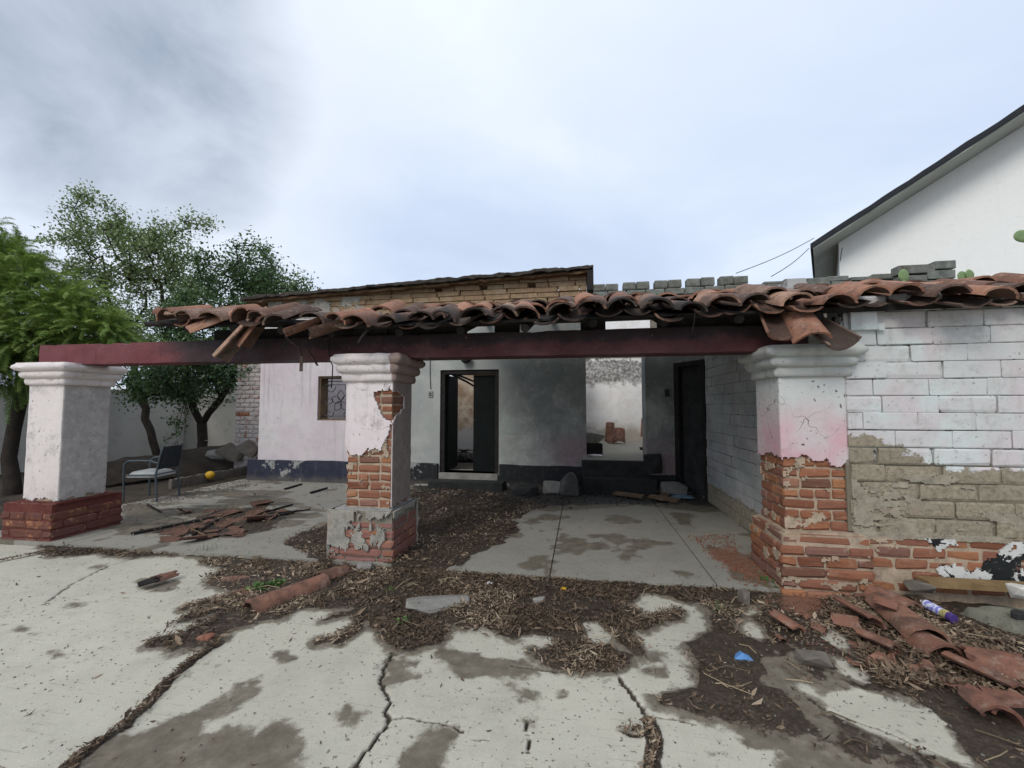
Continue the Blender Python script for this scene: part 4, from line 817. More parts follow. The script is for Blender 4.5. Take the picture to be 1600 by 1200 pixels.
for c in range(ncol + 1):
    xc = -4.32 + c * PITCH
    for row in range(11):
        left = xc < -2.05
        if left and row > 1: continue
        if xc < 1.9 and row > 8: continue
        if left and row == 1 and random.random() < .45: continue
        y = E0 + row * .385 + random.uniform(-.06, .06) - (.06 * math.sin(c * 1.7) if row == 0 else 0)
        if y > 6.9 and xc < 1.9: continue
        for cov in (0, 1):
            x = xc + (PITCH / 2 if cov else 0) + random.gauss(0, .022)
            lift = (.040 if cov else .012) + random.gauss(0, .013) + .012
            A = Vector((x, y + (.05 if not cov else 0), rz(x, y) + lift + (0 if cov else .055))); yaw = random.gauss(0, .10 if not left else .2); pt = (.34 if y < E0 + .75 else .2) + random.gauss(0, .05 if not left else .08)
            if left and row == 0 and not cov and random.random() < .3: continue
            B = A + Vector((math.sin(yaw), math.cos(yaw), pt))
            Mx = axis_m(A, B, (0 if cov else PI) + random.gauss(0, .13 if not left else .24))
            if row <= 4 and ntile < 288:
                o = bpy.data.objects.new('roof_tile', random.choice(TILES if cov else PANS)); COL.objects.link(o); o.parent = roof; o.matrix_local = rt_inv @ Mx; ntile += 1
            else:
                v, f = tile_geo(.50, .126, .104, .017, .06 * PI, .94 * PI, 5, c * 50 + row * 2 + cov); stuff.add([Mx @ Vector((p[0], p[1], p[2] * (.76 if cov else .62))) for p in v], f)
o = stuff.build('upper_roof_tile', M['tile'], roof, 45); o['kind'] = 'stuff'; fixn(o.data)
def eave_tile(A, B, roll=0., me=None):
    o = bpy.data.objects.new('roof_tile', me or random.choice(TILES)); COL.objects.link(o); o.parent = roof; o.matrix_local = rt_inv @ axis_m(A, B, roll); return o
# dislodged ones: the long slide at the left, the slipped corner by the right pillar
eave_tile(oy(385, 545, 3.93), oy(425, 488, 3.99), .1); eave_tile(oy(348, 564, 3.80), oy(392, 512, 3.9), -.15)
eave_tile(oy(300, 522, 3.72), oy(378, 492, 3.95), .25); eave_tile(oy(246, 494, 3.85), oy(330, 500, 4.1), .1); eave_tile(oy(268, 500, 3.75), oy(370, 494, 3.95), -.1)
eave_tile(oy(440, 512, 3.70), oy(520, 486, 3.98), PI + .15); eave_tile(oy(480, 515, 3.72), oy(560, 494, 4.0), PI - .1)
eave_tile(oy(1270, 535, 3.66), oy(1240, 485, 3.98), -.2); eave_tile(oy(1228, 516, 3.66), oy(1205, 480, 3.98), PI); eave_tile(oy(1322, 530, 3.62), oy(1255, 490, 3.98), PI - .3)
# sheathing, rafters
def roof_slab(name, x0, x1, y0, y1, off, t, m):
    b = MB(); v = [(x, y, rz(x, y) + o - off) for o in (0, -t) for x, y in ((x0, y0), (x1, y0), (x1, y1), (x0, y1))]; b.add(v, [(0, 1, 2, 3), (7, 6, 5, 4), (0, 4, 5, 1), (1, 5, 6, 2), (2, 6, 7, 3), (3, 7, 4, 0)]); return b.build(name, m, roof)
y = 3.86; k = 0
while y < 7.0:
    if y < 6.85 or k % 3: roof_slab('sheathing_board', -1.95 + random.uniform(-.15, .1), 1.98, y, y + .17, .002 * (k % 2), .022, M['char'])
    y += .178; k += 1
roof_slab('roof_bed', 2.0, 6.3, 3.9, 9.0, .0, .05, M['char'])
for x in np.arange(-1.75, 2.0, .62): b = MB(); b.tube([(x, 3.9, rz(x, 3.9) - .075), (x, 4.5, rz(x, 4.5) - .08), (x + .02, 5.6, rz(x, 5.6) - .08), (x, 7.97, rz(x, 7.97) - .06)], [.042, .05, .052, .055], 7); b.build('rafter', M['char'], roof, 60)
for x, y1 in ((-4.1, 4.7), (-3.55, 4.5), (-3.0, 5.1), (-2.45, 4.8)): b = MB(); b.tube([(x, 3.86, rz(x, 3.86) - .065), (x + .03, (3.86 + y1) / 2, rz(x, (3.86 + y1) / 2) - .06), (x + .05, y1, rz(x, y1) - .07)], [.045, .045, .02], 7); b.build('rafter', M['char'], roof, 60)
b = MB(); 
for x0, x1 in ((-4.75, -2.0), (-2.0, 1.95)): b.tube([(x0, 3.98, rz(x0, 3.98) - .032), ((x0 + x1) / 2, 3.98, rz((x0 + x1) / 2, 3.98) - .04), (x1, 3.98, rz(x1, 3.98) - .032)], .03, 7)
b.build('eave_batten', M['char'], roof, 60)
roof_slab('eave_board', -4.55, -2.0, 3.92, 4.14, .0, .03, M['char'])
for a, e in ((-2.0, -1.18), (-.86, -.62), (.0, .24), (.74, 2.0)): MB().box((a, 4.2, 2.252), (e, 4.34, 2.36)).build('wall_plate', M['char'], roof)
for a, e in ((-4.1, -3.55), (-3.5, -2.75), (-2.7, -2.02)): MB().box((a, 4.2, 2.252), (e, 4.33, 2.34 + random.uniform(0, .03))).build('wall_plate', M['char'], roof)
# hanging scraps under the eave
def scrap(name, pts, r, m, label, cat, n=5): o = (lambda b: (b.tube(pts, r, n), b.build(name, m))[1])(MB()); return tag(o, label, cat)
def strip(name, pts, w, t, m, label, cat):
    b = MB()
    for p, q in zip(pts[:-1], pts[1:]):
        p, q = Vector(p), Vector(q); L = (q - p).length; Mx = axis_m(p, q) if abs((q - p).normalized().z) < .98 else Matrix.Translation(p) @ Matrix.Rotation(PI / 2 * (1 if q.z > p.z else -1), 4, 'X'); b.box((-w / 2, 0, -t / 2), (w / 2, L + .002, t / 2), Mx)
    return tag(b.build(name, m), label, cat)
strip('metal_strip', [oy(446, 526, 3.95), oy(468, 543, 3.93), oy(471, 556, 3.92), oy(473, 580, 3.93)], .035, .006, M['rust'], 'dark bent strip hanging straight down under the left eave', 'metal strip')
strip('metal_strip', [oy(455, 536, 3.97), oy(482, 548, 3.95), oy(496, 571, 3.94)], .03, .006, M['rust'], 'dark strip hanging at a slant under the left eave', 'metal strip')
scrap('cable', [oy(515, 530, 4.08), oy(514, 548, 4.0), oy(517, 566, 3.93), oy(520, 572, 3.90), oy(519, 590, 3.88), oy(518, 606, 3.93)], .006, M['wire'], 'thin black cable dangling past the moulding of the middle pillar', 'cable')
scrap('charred_stick', [oy(559, 536, 3.62), oy(566, 526, 3.66), oy(576, 514, 3.75)], [.006, .013, .015], M['char'], 'burnt splinter poking down from the eave above the middle pillar', 'stick', 6)
scrap('cable', [oy(1086, 482, 3.70), oy(1085, 500, 3.69), oy(1081, 520, 3.69)], .003, M['wire'], 'fine wire hanging from the eave tiles near the right pillar', 'cable', 4)
scrap('cable', [oy(1316, 387, 13.3), oy(1314, 398, 13.3), oy(1313, 408, 13.3)], .010, M['wire'], 'loose cable end hanging under the white house eave', 'cable', 4)
# ================================================================ HOUSE BEHIND THE PORCH
HY = 7.95
house = thing('house', 'single storey adobe house with faded pink and grey walls behind the porch', 'house', (-3, 8.5, 0))
wall_mesh(-6.62, .09, -.1, 3.36, HY, 8.30, [(-5.3, -4.55, 1.23, 2.13), (-2.70, -1.54, .25, 2.22)]).build('front_wall', M['house'], house)
MB().box((1.14, HY, -.1), (1.64, 8.40, 2.82)).build('passage_pier', M['house'], house)
w = MB(); w.box((-6.62, 8.302, -.1), (-6.3, 11.4, 2.9)); w.build('side_wall', M['house'], house)
# corner door set across the corner
A, B = Vector((1.64, 7.97, 0)), Vector((1.99, 7.32, 0)); d = (B - A).normalized(); nrm = Vector((d.y, -d.x, 0)); nrm = -nrm if nrm.y > 0 else nrm
L = (B - A).length
Rm = Matrix((d, -nrm, Vector((0, 0, 1)))).transposed().to_4x4(); Dm = Matrix.Translation(A) @ Rm
cd = MB().box((0, -.02, 0), (.13, .10, 2.28), Dm).box((L - .06, -.02, 0), (L, .10, 2.28), Dm).box((.132, -.02, 2.20), (L - .062, .10, 2.28), Dm).build('door_frame', M['char'], house)
MB().box((.132, .06, .05), (L - .062, .09, 2.198), Dm).build('door_leaf', M['soot_block'], cd)
MB().box((-.0, .0, 2.282), (L, .2, 2.9), Dm).build('lintel', M['house'], house)
for x0, x1 in ((-6.80, -2.72), (-1.52, .06), (1.17, 1.63)):
    z = .42 if x0 < 1 else .3; b = MB(); n = 24; v = []
    for i in range(n + 1):
        x = x0 + (x1 - x0) * i / n; zz = z + (fbm(np.array([x]), np.array([1.]), 3, 3, 61)[0] - .5) * .03; v += [(x, HY - .075, -.03), (x, HY - .07, zz), (x, HY + .03, zz + .004)]
    b.add(v, [(i * 3 + a, (i + 1) * 3 + a, (i + 1) * 3 + a + 1, i * 3 + a + 1) for i in range(n) for a in (0, 1)] + [(0, 1, 2), (n * 3 + 2, n * 3 + 1, n * 3)]); b.build('plinth', M['plinth'], house)
MB().box((-6.80, HY + .032, -.03), (-6.64, 8.6, .40)).build('plinth', M['plinth'], house)
# window with its scrolled grille
win = MB().box((-5.3, 7.99, 1.23), (-5.26, 8.25, 2.13)).box((-4.59, 7.99, 1.23), (-4.55, 8.25, 2.13)).box((-5.258, 7.99, 2.09), (-4.592, 8.25, 2.13)).box((-5.258, 7.99, 1.23), (-4.592, 8.25, 1.26)).build('window', M['wood'], house)
g = MB(); gc = Vector((-4.86, 8.08, 1.62))
def arc(c, r, a0, a1, n=12): return [c + Vector((math.cos(a) * r, 0, math.sin(a) * r)) for a in (a0 + (a1 - a0) * i / n for i in range(n + 1))]
for k in range(5):
    a = k * 2 * PI / 5 + .35; u = Vector((math.cos(a), 0, math.sin(a))); w_ = Vector((-u.z, 0, u.x)); g.tube([gc + u * (.23 * t) + w_ * (.075 * math.sin(t * PI)) for t in np.linspace(0, 1, 8)], .008, 5); g.tube([gc + u * (.23 * t) - w_ * (.075 * math.sin(t * PI)) for t in np.linspace(0, 1, 8)], .008, 5)
for cx, cz in ((-5.12, 1.38), (-5.1, 1.9), (-4.72, 1.36), (-4.7, 1.92), (-5.15, 1.65)):
    c = Vector((cx, 8.08, cz)); g.tube([c + Vector((math.cos(t) * (.02 + .014 * t), 0, math.sin(t) * (.02 + .014 * t))) for t in np.linspace(0, 6.5, 22)], .008, 5)
for z in (1.32, 1.96, 2.03): g.tube([(-5.258, 8.08, z), (-4.592, 8.08, z)], .009, 5)
g.build('grille', M['black_metal'], win, 60)
# left doorway
fr = MB().box((-2.70, HY + .03, .25), (-2.62, 8.28, 2.22)).box((-1.62, HY + .03, .25), (-1.54, 8.28, 2.22)).box((-2.618, HY + .03, 2.14), (-1.622, 8.28, 2.22)).build('door_frame', M['char'], house)
MB().box((-2.612, 8.10, .27), (-2.57, 8.72, 2.12)).build('door_leaf', M['dark_door'], fr)
lf2 = MB().box((-2.06, 8.05, .27), (-1.626, 8.09, 2.12)).build('door_leaf', M['dark_door'], fr)
b = MB(); b.tube([(-2.02, 8.045, 1.25), (-2.02, 8.02, 1.25), (-1.99, 8.02, 1.25)], .009, 6); b.build('handle', M['rust'], fr)
MB().box((-2.78, 7.55, -.02), (-1.40, HY - .08, .14)).build('door_step', M['soot_block'], house); MB().box((-2.69, HY - .078, -.02), (-1.55, 8.4, .25)).build('door_sill', M['render_grey'], house)
# room and yard behind
MB().box((-6.3, 8.302, .0), (-.05, 11.4, .24)).build('room_floor', M['soil'], house)
wall_mesh(-6.62, .05, .0, 3.0, 11.4, 11.7, [(-4.02, -3.52, 1.95, 3.1)]).build('room_wall', M['room'], house)
MB().box((-.24, 8.302, .0), (.09, 11.4, 2.3)).build('partition_wall', M['rear'], house)
for A_, B_, r in (((-3.05, 8.9, 2.35), (-2.1, 9.9, 1.75), .03), ((-3.6, 9.6, 2.5), (-2.4, 10.2, 2.05), .035), ((-3.9, 10.6, 2.6), (-3.1, 9.2, 2.1), .03)):
    b = MB(); b.tube([A_, Vector(A_).lerp(Vector(B_), .5) + Vector((0, 0, .03)), B_], [r, r * .9, r * .5], 6); b.build('fallen_rafter', M['char'], house)
# top of the wall: mud course, adobe bricks with gaps, slab of roof
def cap_z(x): return 3.78 + (x + 6.97) * .040
MB().box((-6.60, HY + .06, 3.362), (.10, 8.30, 3.70)).build('mud_core', M['adobe_mud'], house)
x = -4.5; 
for k in range(6):
    z0 = 3.362 + k * .102; x = -6.55 + (k % 2) * .23 + random.uniform(0, .1)
    while x < .08:
        l = random.uniform(.38, .56); x1 = min(x + l, .13); zt = min(z0 + .094, cap_z((x + x1) / 2) - .06)
        gap = random.random() < .10 and k in (2, 3, 4)
        if zt - z0 > .03 and x1 - x > .08 and not gap: brick(x, x1 - .012, HY - .0 + random.uniform(-.01, .015), HY + .22, z0, zt, M['adobe'], house, 'adobe', 'adobe_brick')
        elif gap: brick(x + .14, x1 - .012, HY + .03, HY + .22, z0, zt, M['adobe'], house, 'adobe', 'adobe_brick')
        x = x1
def slab(name, x0, x1, y0, y1, off, t, m, seed, rag):
    n = 170; v = []
    for i in range(n + 1):
        x = x0 + (x1 - x0) * i / n; j = (fbm(np.array([x]), np.array([seed * 1.]), 6, 5, seed)[0] - .5) * rag; j2 = (fbm(np.array([x]), np.array([seed + 9.]), 9, 4, seed)[0] - .5) * .07; z = cap_z(x) + off
        v += [(x, y0 + j, z - t + j2), (x, y0 + j + .01, z + j2 * .5), (x, y1, z + .02), (x, y1, z - t)]
    f = [(i * 4 + a, (i + 1) * 4 + a, (i + 1) * 4 + (a + 1) % 4, i * 4 + (a + 1) % 4) for i in range(n) for a in range(4)] + [(3, 2, 1, 0), tuple(n * 4 + q for q in range(4))]
    o = mk(name, v, f, m, house); fixn(o.data); return o
slab('roof_slab', -6.97, .24, 7.72, 8.7, .0, .05, M['roof_dark'], 5, .10); slab('roof_slab', -6.92, .20, 7.80, 8.72, -.058, .045, M['adobe_mud'], 8, .10)
slab('roof_slab', -6.9, .16, 7.80, 8.68, .035, .033, M['roof_mud'], 11, .18)
MB().box((.13, 7.74, 3.62), (.24, 8.5, 3.985)).build('end_post', M['char'], house)
# wall fittings
def at(px, py, y): return oy(px, py, y)
lampm = thing('wall_lamp', 'round dark wall lamp above the left doorway', 'lamp', at(730, 561, HY)); q = at(730, 561, HY)
Mx = Matrix.Translation(q) @ Matrix.Rotation(PI / 2, 4, 'X'); MB().lathe([(.075, 0), (.08, .02), (.06, .045)], 16, Mx).build('mount', M['black_metal'], lampm, 50); MB().lathe([(.05, .046), (.088, .07), (.10, .11), (.085, .155), (.04, .18)], 16, Mx).build('globe', M['soot_block'], lampm, 60)
sw = thing('socket_box', 'small grey socket on the end of a cord left of the doorway', 'socket', at(673, 616, HY)); q = at(673, 616, HY)
MB().box(q + Vector((-.045, -.022, -.055)), q + Vector((.045, -.002, .055))).build('plate', M['switch'], sw); MB().box(q + Vector((-.018, -.028, -.03)), q + Vector((.018, -.0225, -.004))).box(q + Vector((-.018, -.028, .006)), q + Vector((.018, -.0225, .03))).build('outlet', M['black_metal'], sw)
b = MB(); b.tube([at(673, 608, HY - .012), at(672, 590, HY - .012), at(672, 560, HY - .012), at(671, 545, HY - .012)], .006, 5); b.build('cord', M['wire'], sw)
sb = thing('light_switch', 'dark switch box on the pier right of the passage', 'switch', at(1042, 614, HY)); q = at(1042, 614, HY)
MB().box(q + Vector((-.04, -.03, -.065)), q + Vector((.04, -.002, .065))).build('plate', M['black_metal'], sb); MB().box(q + Vector((-.014, -.036, -.03)), q + Vector((.014, -.0305, .03))).build('rocker', M['soot_block'], sb)
# passage: steps, raised floor, rear wall
steps = MB().box((.02, 7.60, -.02), (1.25, HY - .09, .26)).build('passage_steps', M['soot_block']); tag(steps, 'blackened low step in front of the raised passage', 'step')
MB().box((.0, HY - .085, -.02), (1.16, 8.0, .54)).build('riser', M['soot_block'], house)
MB().box((.095, 8.002, -.02), (3.4, 13.2, .536)).build('passage_floor', M['porch']).__setitem__('kind', 'structure')
rw = wall_mesh(.095, 3.4, .5, 4.2, 12.6, 12.9, []).build('rear_wall', M['rear']); tag(rw, 'stained white wall at the far end of the open passage', 'wall')
for k in range(5):
    x = .12 + (k % 2) * .2
    while x < 3.3: brick(x, x + .39, 12.575, 12.65, 2.93 + k * .145, 3.068 + k * .145, M['block'], rw, 'block', 'block'); x += .4
# crenellated grey block wall
pw = thing('block_parapet', 'mossy grey block wall with gaps along its top behind the roof', 'wall', (3, 9.4, 0))
MB().box((1.5, 9.43, -.1), (8.2, 9.60, 3.98)).box((.20, 9.46, 3.74), (1.498, 9.58, 3.98)).build('core', M['mortar_grey'], pw)
for k, z0 in enumerate((3.56, 3.72, 3.88)):
    x = .20 + (k % 2) * .2
    while x < 8.0:
        dz = .006 * min(x, 3.6) - .03 * max(0, x - 4.2)
        if k < 2 or x < 7: brick(x, x + .385, 9.40 + random.uniform(-.02, .01), 9.62, z0 + dz, z0 + .148 + dz + random.uniform(-.012, .004), M['grey_block'], pw, 'rough', 'block', .01)
        x += .4
for x0 in (.25, .90, 1.56, 2.22, 2.88):
    for j in (0, 1): brick(x0 + .02 + j * .28, x0 + .29 + j * .28, 9.40, 9.62, 4.03 + .012 * x0, 4.175 + .018 * x0 + random.uniform(0, .02), M['grey_block'], pw, 'rough', 'block', .01)
x = 3.75
while x < 6.2: brick(x, x + .385, 9.40, 9.62, 4.03 + .03 * (x - 3.6) * 0, 4.03 + random.uniform(.05, .13), M['grey_block'], pw, 'rough', 'block', .01); x += .4
for px0, px1, py0, py1 in ((1405, 1462, 412, 428), (1462, 1495, 406, 420), (1408, 1450, 429, 441), (1450, 1494, 421, 436)):
    a, c = oy(px0, py1, 8.9), oy(px1, py0, 8.9); brick(a.x, c.x - .01, 8.9, 9.12, a.z, c.z, M['grey_block'], pw, 'block', 'block')
a = oy(1400, 442, 8.9); MB().box((a.x, 8.93, 2.9), (a.x + 1.1, 9.1, a.z + .03)).build('pier_core', M['mortar_grey'], pw)
# ================================================================ BLOCK WALLS ON THE RIGHT
bw = thing('block_wall', 'limewashed block wall right of the right pillar, bare blocks and brick showing below', 'wall', (3.6, 4.1, 0))
WX1 = 5.6
MB().box((2.17, 3.981, .48), (WX1, 4.17, 2.36)).build('core', M['joint'], bw)
for k in range(14):
    z0 = .472 + k * .1405; x = 2.185 - [.19, .05, .28, .12][k % 4] - random.uniform(0, .04)
    while x < WX1:
        a = max(x, 2.19); e = min(x + .405, WX1)
        hole = k == 13 and 3.02 < (a + e) / 2 < 3.32
        if k == 13 and a < 2.5 and False: hole = True
        if e - a > .05 and not hole:
            rough = k < 5; pr = random.uniform(-.007, .005) * (1.6 if rough else 1)
            dz = random.uniform(-.002, .002); gp = random.choice((.003, .004, .006, .009)) if not rough else .010
            brick(a + .001 + (.004 if rough else 0), e - random.choice((.002, .004, .007)) - (.006 if rough else 0), 3.966 + pr, 4.10, z0 + dz, z0 + dz + .1405 - gp, M['block'], bw, 'rough' if rough or random.random() < .3 else 'block', 'block', .0)
        x += .405
for k in range(5):
    z0 = .02 + k * .09; x = 2.25 + (k % 2) * .12
    while x < 4.4:
        l = random.choice((.24, .25, .26)); 
        if not (k == 1 and x < 2.5): brick(x, x + l - .014, 3.962, 4.06, z0, z0 + .078, M['brick'], bw, 'brick', 'brick', .004)
        x += l
MB().box((2.2, 3.970, -.06), (WX1, 4.1, .47)).build('brick_mortar', M['mortar'], bw)
def wmask(X, Zz):
    n = fbm(X, Zz, 8, 5, 91); n2 = fbm(X, Zz, 3, 4, 92); e = sst(2.62, 2.95, X)
    return n + .45 * e - .18 + (n2 - .5) * .5 + sst(.44, .36, Zz) * .06
def ragged(name, X0, X1, Z0, Z1, y, mask, t, m, parent, st=.011, bumpy=.008):
    xs_, zs_ = np.arange(X0, X1, st), np.arange(Z0, Z1, st); XX, ZZ = np.meshgrid(xs_, zs_); jx = NR.uniform(-.36, .36, XX.shape) * st
    V = np.stack([XX + jx, y + (fbm(XX, ZZ, 9, 4, 95) - .5) * bumpy * 2, ZZ + jx[:, ::-1]], -1).reshape(-1, 3); I = np.arange(XX.size).reshape(XX.shape)
    ok = mask(XX[:-1, :-1], ZZ[:-1, :-1]) > 0; Qa = np.stack([I[:-1, :-1], I[:-1, 1:], I[1:, 1:], I[1:, :-1]], -1)[ok]; N = len(V); Vb = V.copy(); Vb[:, 1] += t; Qs = []
    for (j, k) in np.argwhere(ok):
        a, b_, c, d_ = I[j, k], I[j, k + 1], I[j + 1, k + 1], I[j + 1, k]
        if j == 0 or not ok[j - 1, k]: Qs.append((b_, a, a + N, b_ + N))
        if j == ok.shape[0] - 1 or not ok[j + 1, k]: Qs.append((d_, c, c + N, d_ + N))
        if k == 0 or not ok[j, k - 1]: Qs.append((a, d_, d_ + N, a + N))
        if k == ok.shape[1] - 1 or not ok[j, k + 1]: Qs.append((c, b_, b_ + N, c + N))
    Q = np.concatenate([Qa, np.array(Qs)]); used = np.unique(Q); mp = np.full(2 * N, -1); mp[used] = np.arange(len(used))
    return link(name, qmesh(name, np.concatenate([V, Vb])[used], mp[Q], m, 50), parent)
def m_bwpaint():
    g = G('white plaster with black paint', .75, .3); p = g.pos(); n = g.noise(p, 4.2, 5, .62, .5); c = g.mix(g.mr(n, .50, .512), (.55, .55, .52), (.010, .012, .013)); c = g.mix(g.mr(g.noise(p, 30, 4, .7), .58, .7, 0, .6), c, (.24, .2, .16)); return g.out(c, nrm=g.bump(g.noise(p, 50, 5, .7), .5, .006))
ragged('paint_coat', 2.5, 4.6, .10, .455, 3.954, lambda X, Z: fbm(X, Z, 7, 5, 91) + .34 * sst(2.55, 2.85, X) * sst(.30, .18, Z) + .22 * sst(2.6, 2.8, X) + .16 * sst(3.1, 3.3, X) * sst(.28, .36, Z) + (fbm(X, Z, 4, 4, 92) - .5) * .9 - .84, .016, m_bwpaint(), bw)
ragged('mortar_smear', 2.2, 4.8, .44, 1.12, 3.957, lambda X, Z: fbm(X, Z * 2.2, 5, 5, 191) - .61 + (fbm(X, Z, 2, 3, 192) - .5) * .5 - .25 * sst(.8, 1.1, Z) + .3 * sst(.50, .46, Z), .02, M['grey_render2'], bw, .012, .010)
ragged('base_smear', 2.31, 2.95, .02, .46, 3.957, lambda X, Z: fbm(X, Z * 2, 8, 4, 291) - .70 + .25 * sst(.40, .45, Z), .014, M['mortar'], bw)
b = MB(); b.tube([oy(1470, 898, 3.93), oy(1466, 878, 3.935), oy(1474, 880, 3.93)], .004, 4)
# lumps at the head of the wall and its first courses above the moulding
for x0, x1, z0, z1 in ((2.22, 2.42, 2.14, 2.30), (2.42, 2.47, 2.13, 2.19)): brick(x0, x1, 3.92, 4.05, z0, z1, M['block'], bw, 'block', 'block')
sw2 = thing('block_wall', 'grey limewashed block wall closing the right side of the porch', 'wall', (2.05, 5.8, 0))
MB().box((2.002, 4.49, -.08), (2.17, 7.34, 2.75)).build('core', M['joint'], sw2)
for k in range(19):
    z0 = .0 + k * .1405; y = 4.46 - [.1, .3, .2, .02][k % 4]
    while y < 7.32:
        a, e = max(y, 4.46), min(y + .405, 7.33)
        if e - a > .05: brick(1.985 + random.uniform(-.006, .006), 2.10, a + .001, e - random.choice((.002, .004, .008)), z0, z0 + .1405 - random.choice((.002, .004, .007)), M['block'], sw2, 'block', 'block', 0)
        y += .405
# brick pier at the far left corner of the house
pr = thing('brick_pier', 'limewashed brick pier standing behind the left end of the house', 'pier', (-7.1, 8.9, 0)); a, c = oy(366, 690, 9.0), oy(406, 580, 9.0)
MB().box((a.x + .02, 9.02, -.1), (c.x + .3, 9.4, 2.75)).build('core', M['mortar_white'], pr)
M['brick_white'] = m_brick('limewashed brick', (.50, .46, .44), .95)
for k in range(27):
    z0 = -.05 + k * .103; x = a.x - (k % 2) * .12
    while x < c.x + .3:
        s, e = max(x, a.x), min(x + .25, c.x + .3)
        if e - s > .04: brick(s, e - .014, 9.0, 9.12, z0, z0 + .09, M['brick'] if (k == 13 and s < a.x + .3) else M['brick_white'], pr)
        x += .25
ragged('old_render', -6.6, -3.6, 3.34, 3.74, HY - .012, lambda X, Z: fbm(X, Z, 4, 5, 391) - .50 - .3 * sst(-4.6, -3.7, X) + .12 * sst(3.6, 3.4, Z), .02, M['grey_render'], house, .016, .012)
# ================================================================ WHITE HOUSE NEXT DOOR
nh = thing('white_house', 'tall white house with a black pitched roof edge beyond the wall on the right', 'house', (10, 14, 0))
ca, sa = math.cos(rad(27)), math.sin(rad(27)); P0 = oy(1311, 400, 14.0)
def HL(u, w, z): return (P0.x + u * ca + w * sa, P0.y - u * sa + w * ca, z)
def onw(px, py, w):                             # where a sight line meets the plane w metres behind the gable
    d = _ray(px, py); n_ = np.array([sa, ca, 0]); t = (np.array([P0.x, P0.y, 0]) @ n_ + w - _C @ n_) / (d @ n_); q = _C + d * t; return (q[0] - P0.x) * ca - (q[1] - P0.y) * sa, q[2]
OV = -1.0; (ua, za), (ub, zb) = onw(1266, 381, OV), onw(1600, 163, OV); sl = (zb - za) / (ub - ua); ridge = 8.5
def rzh(u): return za + (u - ua) * sl
zu = lambda u: rzh(u) - .20
v = [HL(u, 0, z) for u, z in ((0, -.1), (ridge * 2, -.1), (ridge * 2, zu(0)), (ridge, zu(ridge)), (0, zu(0)))]; v += [HL(u, 6, z) for u, z in ((0, -.1), (ridge * 2, -.1), (ridge * 2, zu(0)), (ridge, zu(ridge)), (0, zu(0)))]
o = mk('wall', v, [(0, 1, 2, 3, 4), (9, 8, 7, 6, 5), (0, 4, 9, 5), (1, 6, 7, 2)], M['neighbour'], nh); fixn(o.data)
for s in (1, -1):
    X = lambda x: x if s > 0 else ridge * 2 - x
    for nm, o0, o1, m, w0, ex in (('roof', 0, -.15, M['slate'], OV, 0.0), ('soffit', -.152, -.196, M['soffit'], OV + .05, .06)):
        b = MB(); n = 34; v = []
        for i in range(n + 1):
            u = ua + ex + (ridge - ua - ex) * i / n; z = rzh(u); q = random.uniform(-.025, .025) if nm == 'roof' else 0
            v += [HL(X(u), w0 + q, z + o1), HL(X(u), w0 + q, z + o0 + q), HL(X(u), 6.3, z + o0 + q), HL(X(u), 6.3, z + o1)]
        b.add(v, [(i * 4 + a, (i + 1) * 4 + a, (i + 1) * 4 + (a + 1) % 4, i * 4 + (a + 1) % 4) for i in range(n) for a in range(4)] + [(3, 2, 1, 0), tuple(n * 4 + q for q in range(4))]); o = b.build(nm, m, nh); fixn(o.data)
for (p0, p1, lb) in (((1272, 372), (1150, 427), 'upper thin wire strung from the white house eave down to the left'), ((1264, 388), (1205, 432), 'lower thin wire strung from the white house eave to the block wall')):
    A_, B_ = oy(*p0, 13.5), oy(*p1, 10.0); b = MB(); b.tube([A_.lerp(B_, t) - Vector((0, 0, .06 * math.sin(t * PI))) for t in np.linspace(0, 1, 12)], .009, 4); tag(b.build('wire', M['wire']), lb, 'wire', 'wires from the white house')
# garden walls
gw = wall_mesh(-19, -6.9, -.15, 2.15, 12.7, 12.95, []).build('wall', M['white_wall']); gw.name = 'garden_wall'; tag(gw, 'dim white garden wall behind the trees', 'wall')
MB().box((-19, 12.66, 1.72), (-6.9, 12.699, 1.79)).build('string_course', M['white_wall'], gw)
gw2 = MB().box((-13.6, 4.6, -.15), (-13.35, 12.6, 2.0)).build('garden_wall', M['white_wall']); tag(gw2, 'bluish white boundary wall at the far left behind the curved trunk', 'wall')
# ================================================================ TREES
def grow(trunks, targets, step=.22, seed=1):
    """skeleton: trunk polylines, then every target joined to the nearest limb; returns nodes, parents"""
    r = np.random.default_rng(seed); N = []; P = []
    for line in trunks:
        pts = [np.array(p, float) for p in line['pts']]; prev = line.get('from', -1)
        if prev >= 0: prev = min(range(len(N)), key=lambda i: np.linalg.norm(N[i] - pts[0])); pts = pts
        for a, b in zip(pts[:-1], pts[1:]):
            k = max(1, int(np.linalg.norm(b - a) / step))
            for i in range(k):
                N.append(a + (b - a) * i / k + r.normal(0, .012, 3)); P.append(prev); prev = len(N) - 1
        N.append(pts[-1]); P.append(prev)
    root = np.array(trunks[0]['pts'][-1]); order = np.argsort(np.linalg.norm(targets - root, axis=1)); ends = []
    for ti in order:
        t = targets[ti]; A = np.array(N); d = np.linalg.norm(A - t, axis=1) + np.where(A[:, 2] > t[2] + .1, .5, 0) + np.where(A[:, 2] < trunks[0]['fork'], 3, 0)
        i = int(np.argmin(d)); a = N[i]; L = np.linalg.norm(t - a); k = max(1, int(L / step)); prev = i; off = r.normal(0, .04 * L, 3)
        for q in range(1, k + 1):
            u = q / k; N.append(a + (t - a) * u + off * math.sin(u * PI) + np.array([0, 0, .10 * L * math.sin(u * PI)])); P.append(prev); prev = len(N) - 1
        ends.append(prev)
    return np.array(N), np.array(P), ends
